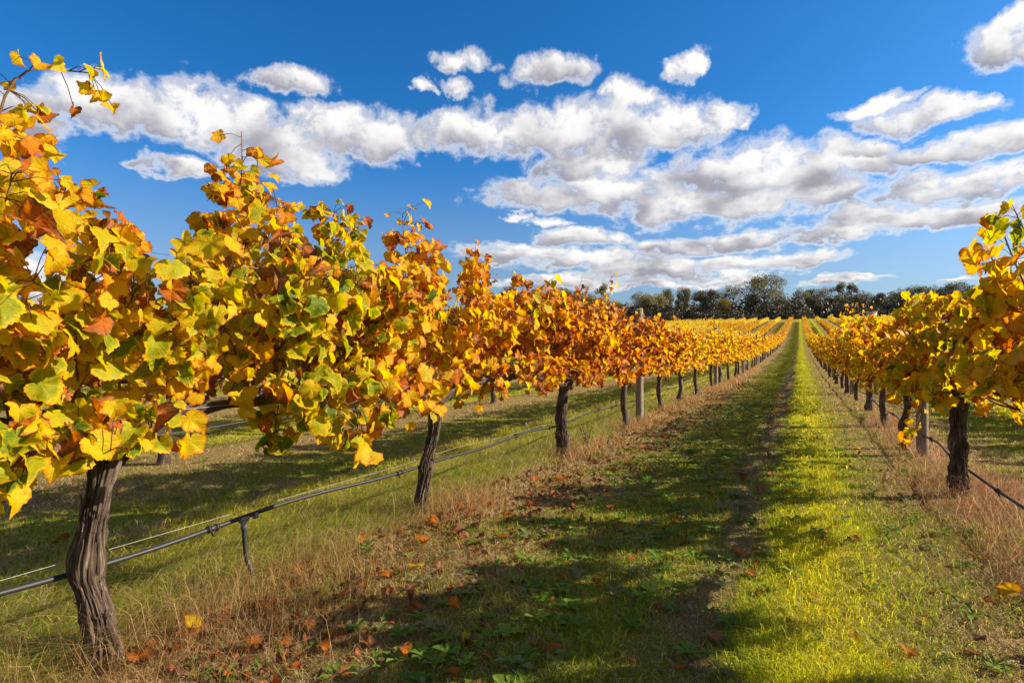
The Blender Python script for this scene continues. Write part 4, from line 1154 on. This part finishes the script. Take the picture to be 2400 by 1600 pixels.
GR = (1.0, 1.0, 1.0, 1); DK = (.62, .62, .62, 1); OL = (1.35, 1.25, 1.05, 1); YE = (3.6, 2.7, .35, 1)
TREES = [
 (1165, 650, 'round', 262, 'leftmost rounded tree peeping over the orange left row', GR), (1215, 672, 'dense', 268, 'low tree right of the leftmost rounded tree over the vines', DK),
 (1290, 658, 'round', 266, 'dark rounded tree left of the tall pale olive gum', GR), (1335, 670, 'olive', 262, 'low olive tree touching the tall pale olive gum on its left', OL),
 (1385, 652, 'tall', 258, 'tall pale olive gum with a narrow top above the orange vines', OL), (1410, 688, 'olive', 256, 'short olive tree at the foot of the tall pale gum', OL),
 (1473, 668, 'spread', 262, 'spreading gum with dark left branches above the first wooden post', GR), (1500, 672, 'olive', 256, 'broad olive gum just right of the first wooden post', OL),
 (1527, 660, 'round', 270, 'left one of two like rounded gums between the olive gum and the dark dome', GR), (1568, 660, 'round', 268, 'right one of two like rounded gums between the olive gum and the dark dome', GR),
 (1620, 660, 'dense', 268, 'dark domed tree left of the yellow leaved tree', DK), (1655, 668, 'open', 266, 'thin topped gum between the dark dome and the yellow tree', GR),
 (1664, 682, 'dense', 258, 'yellow leaved tree half hidden in the scrub', YE), (1686, 658, 'open', 270, 'small round headed gum with a bare stem beside the yellow tree', GR),
 (1725, 668, 'dense', 264, 'dark shoulder of foliage left of the tallest gum', DK), (1757, 637, 'broad', 262, 'tallest broad crowned gum with sky showing through it', GR),
 (1800, 676, 'spread', 266, 'low spreading tree right of the tallest gum', DK), (1838, 660, 'spread', 264, 'slim gum above the end of the green alley', GR),
 (1868, 663, 'round', 268, 'rounded gum just right of the alley end', DK), (1898, 662, 'open', 262, 'loose topped gum left of the clumped tall pair', GR),
 (1930, 650, 'tall', 260, 'tall clumped gum, left of the pair over the right row', GR), (1955, 652, 'tall', 264, 'tall clumped gum, right of the pair over the right row', DK),
 (1985, 660, 'spread', 262, 'gum with stepped top right of the clumped tall pair', GR), (2020, 668, 'round', 266, 'low rounded tree above the small pale shed', DK),
 (2062, 660, 'spread', 258, 'flat topped gum above the middle of the right row', GR), (2105, 660, 'broad', 256, 'wide flat gum behind the sunlit crest of the right row', DK),
 (2150, 655, 'spread', 252, 'wide gum further right with a broken top', GR), (2195, 652, 'broad', 250, 'dense wide gum near the right end of the wood', DK),
 (2240, 652, 'spread', 248, 'gum touching the tall leaves of the right row', GR), (2275, 645, 'round', 246, 'last rounded gum showing before the right row hides the wood', DK),
 (2330, 650, 'broad', 244, 'gum behind the highest leaves of the right row', GR), (1100, 672, 'round', 262, 'small treetop showing through gaps in the left row', GR)]
for (px, top, kind, dist, lb, tint) in TREES: tree(px, top, kind, dist, lb, tint)

# dark scrub under and between the trees: one mass
G = Geo(); r = np.random.default_rng(55)
for k in range(1400):
    px = r.uniform(900, 2500); dist = r.uniform(236, 285) if k < 760 else r.uniform(285, 330); d = pix_dir(px, 735); q = dist / d.y; x, y = d.x * q, dist
    hh = r.uniform(4.0, 9.5) * (1 if dist > 245 else .6) + (1.5 if dist > 285 else 0); n = 130; c = np.array([x, y, at_z(x, y)])
    dv = unit(r.normal(0, 1, (n, 3))) * (r.random((n, 1)) ** .35); dv[:, 2] = np.abs(dv[:, 2]); p = c + dv * np.array([3.6, 3.0, hh])
    s = r.uniform(.45, 1.05, n); N = unit(r.normal(0, 1, (n, 3))); T = unit(np.cross(N, r.normal(0, 1, (n, 3)))); B = np.cross(N, T)
    V = np.stack([p - T * s[:, None] * .7, p + B * s[:, None] * .45, p + T * s[:, None] * .7, p - B * s[:, None] * .45], 1).reshape(-1, 3)
    tn = np.clip(r.normal(.4 + .2 * r.normal(), .2, n), 0, 1)
    G.add(V, None, np.arange(n)[:, None] * 4 + np.array([[0, 1, 2, 3]]), 0, leaf_tone=np.repeat(tn, 4))
struct(obj('scrub', G.mesh('scrub', [M_scrub], False)), 'stuff', 'dark scrub filling the foot of the wood behind the vineyard', 'scrub')

# small pale shed on the far headland
d = pix_dir(2002, 729); q = 222 / d.y; x, y = d.x * q, 222.0; z = at_z(x, y)
root = thing('shed', 'small pale flat roofed shed at the edge of the dark wood', 'shed', (x, y, z), .2)


def box(x0, x1, y0, y1, z0, z1):
    V = np.array([(a, b, c) for a in (x0, x1) for b in (y0, y1) for c in (z0, z1)], float)
    return V, np.array([[0, 1, 3, 2], [4, 6, 7, 5], [0, 4, 5, 1], [2, 3, 7, 6], [0, 2, 6, 4], [1, 5, 7, 3]])


G = Geo(); G.add(*[(a) for a in (box(-1.3, 1.3, -.9, .9, 0, 2.0)[0],)], None, box(0, 1, 0, 1, 0, 1)[1]); obj('wall', G.mesh('wall', [M_shed], False), root)
G = Geo(); G.add(box(-1.5, 1.5, -1.1, 1.1, 2.003, 2.2)[0], None, box(0, 1, 0, 1, 0, 1)[1]); obj('roof', G.mesh('roof', [M_shedroof], False), root)
G = Geo(); G.add(box(-.4, .4, -.93, -.903, .05, 1.8)[0], None, box(0, 1, 0, 1, 0, 1)[1]); obj('door', G.mesh('door', [M_shedroof], False), root)
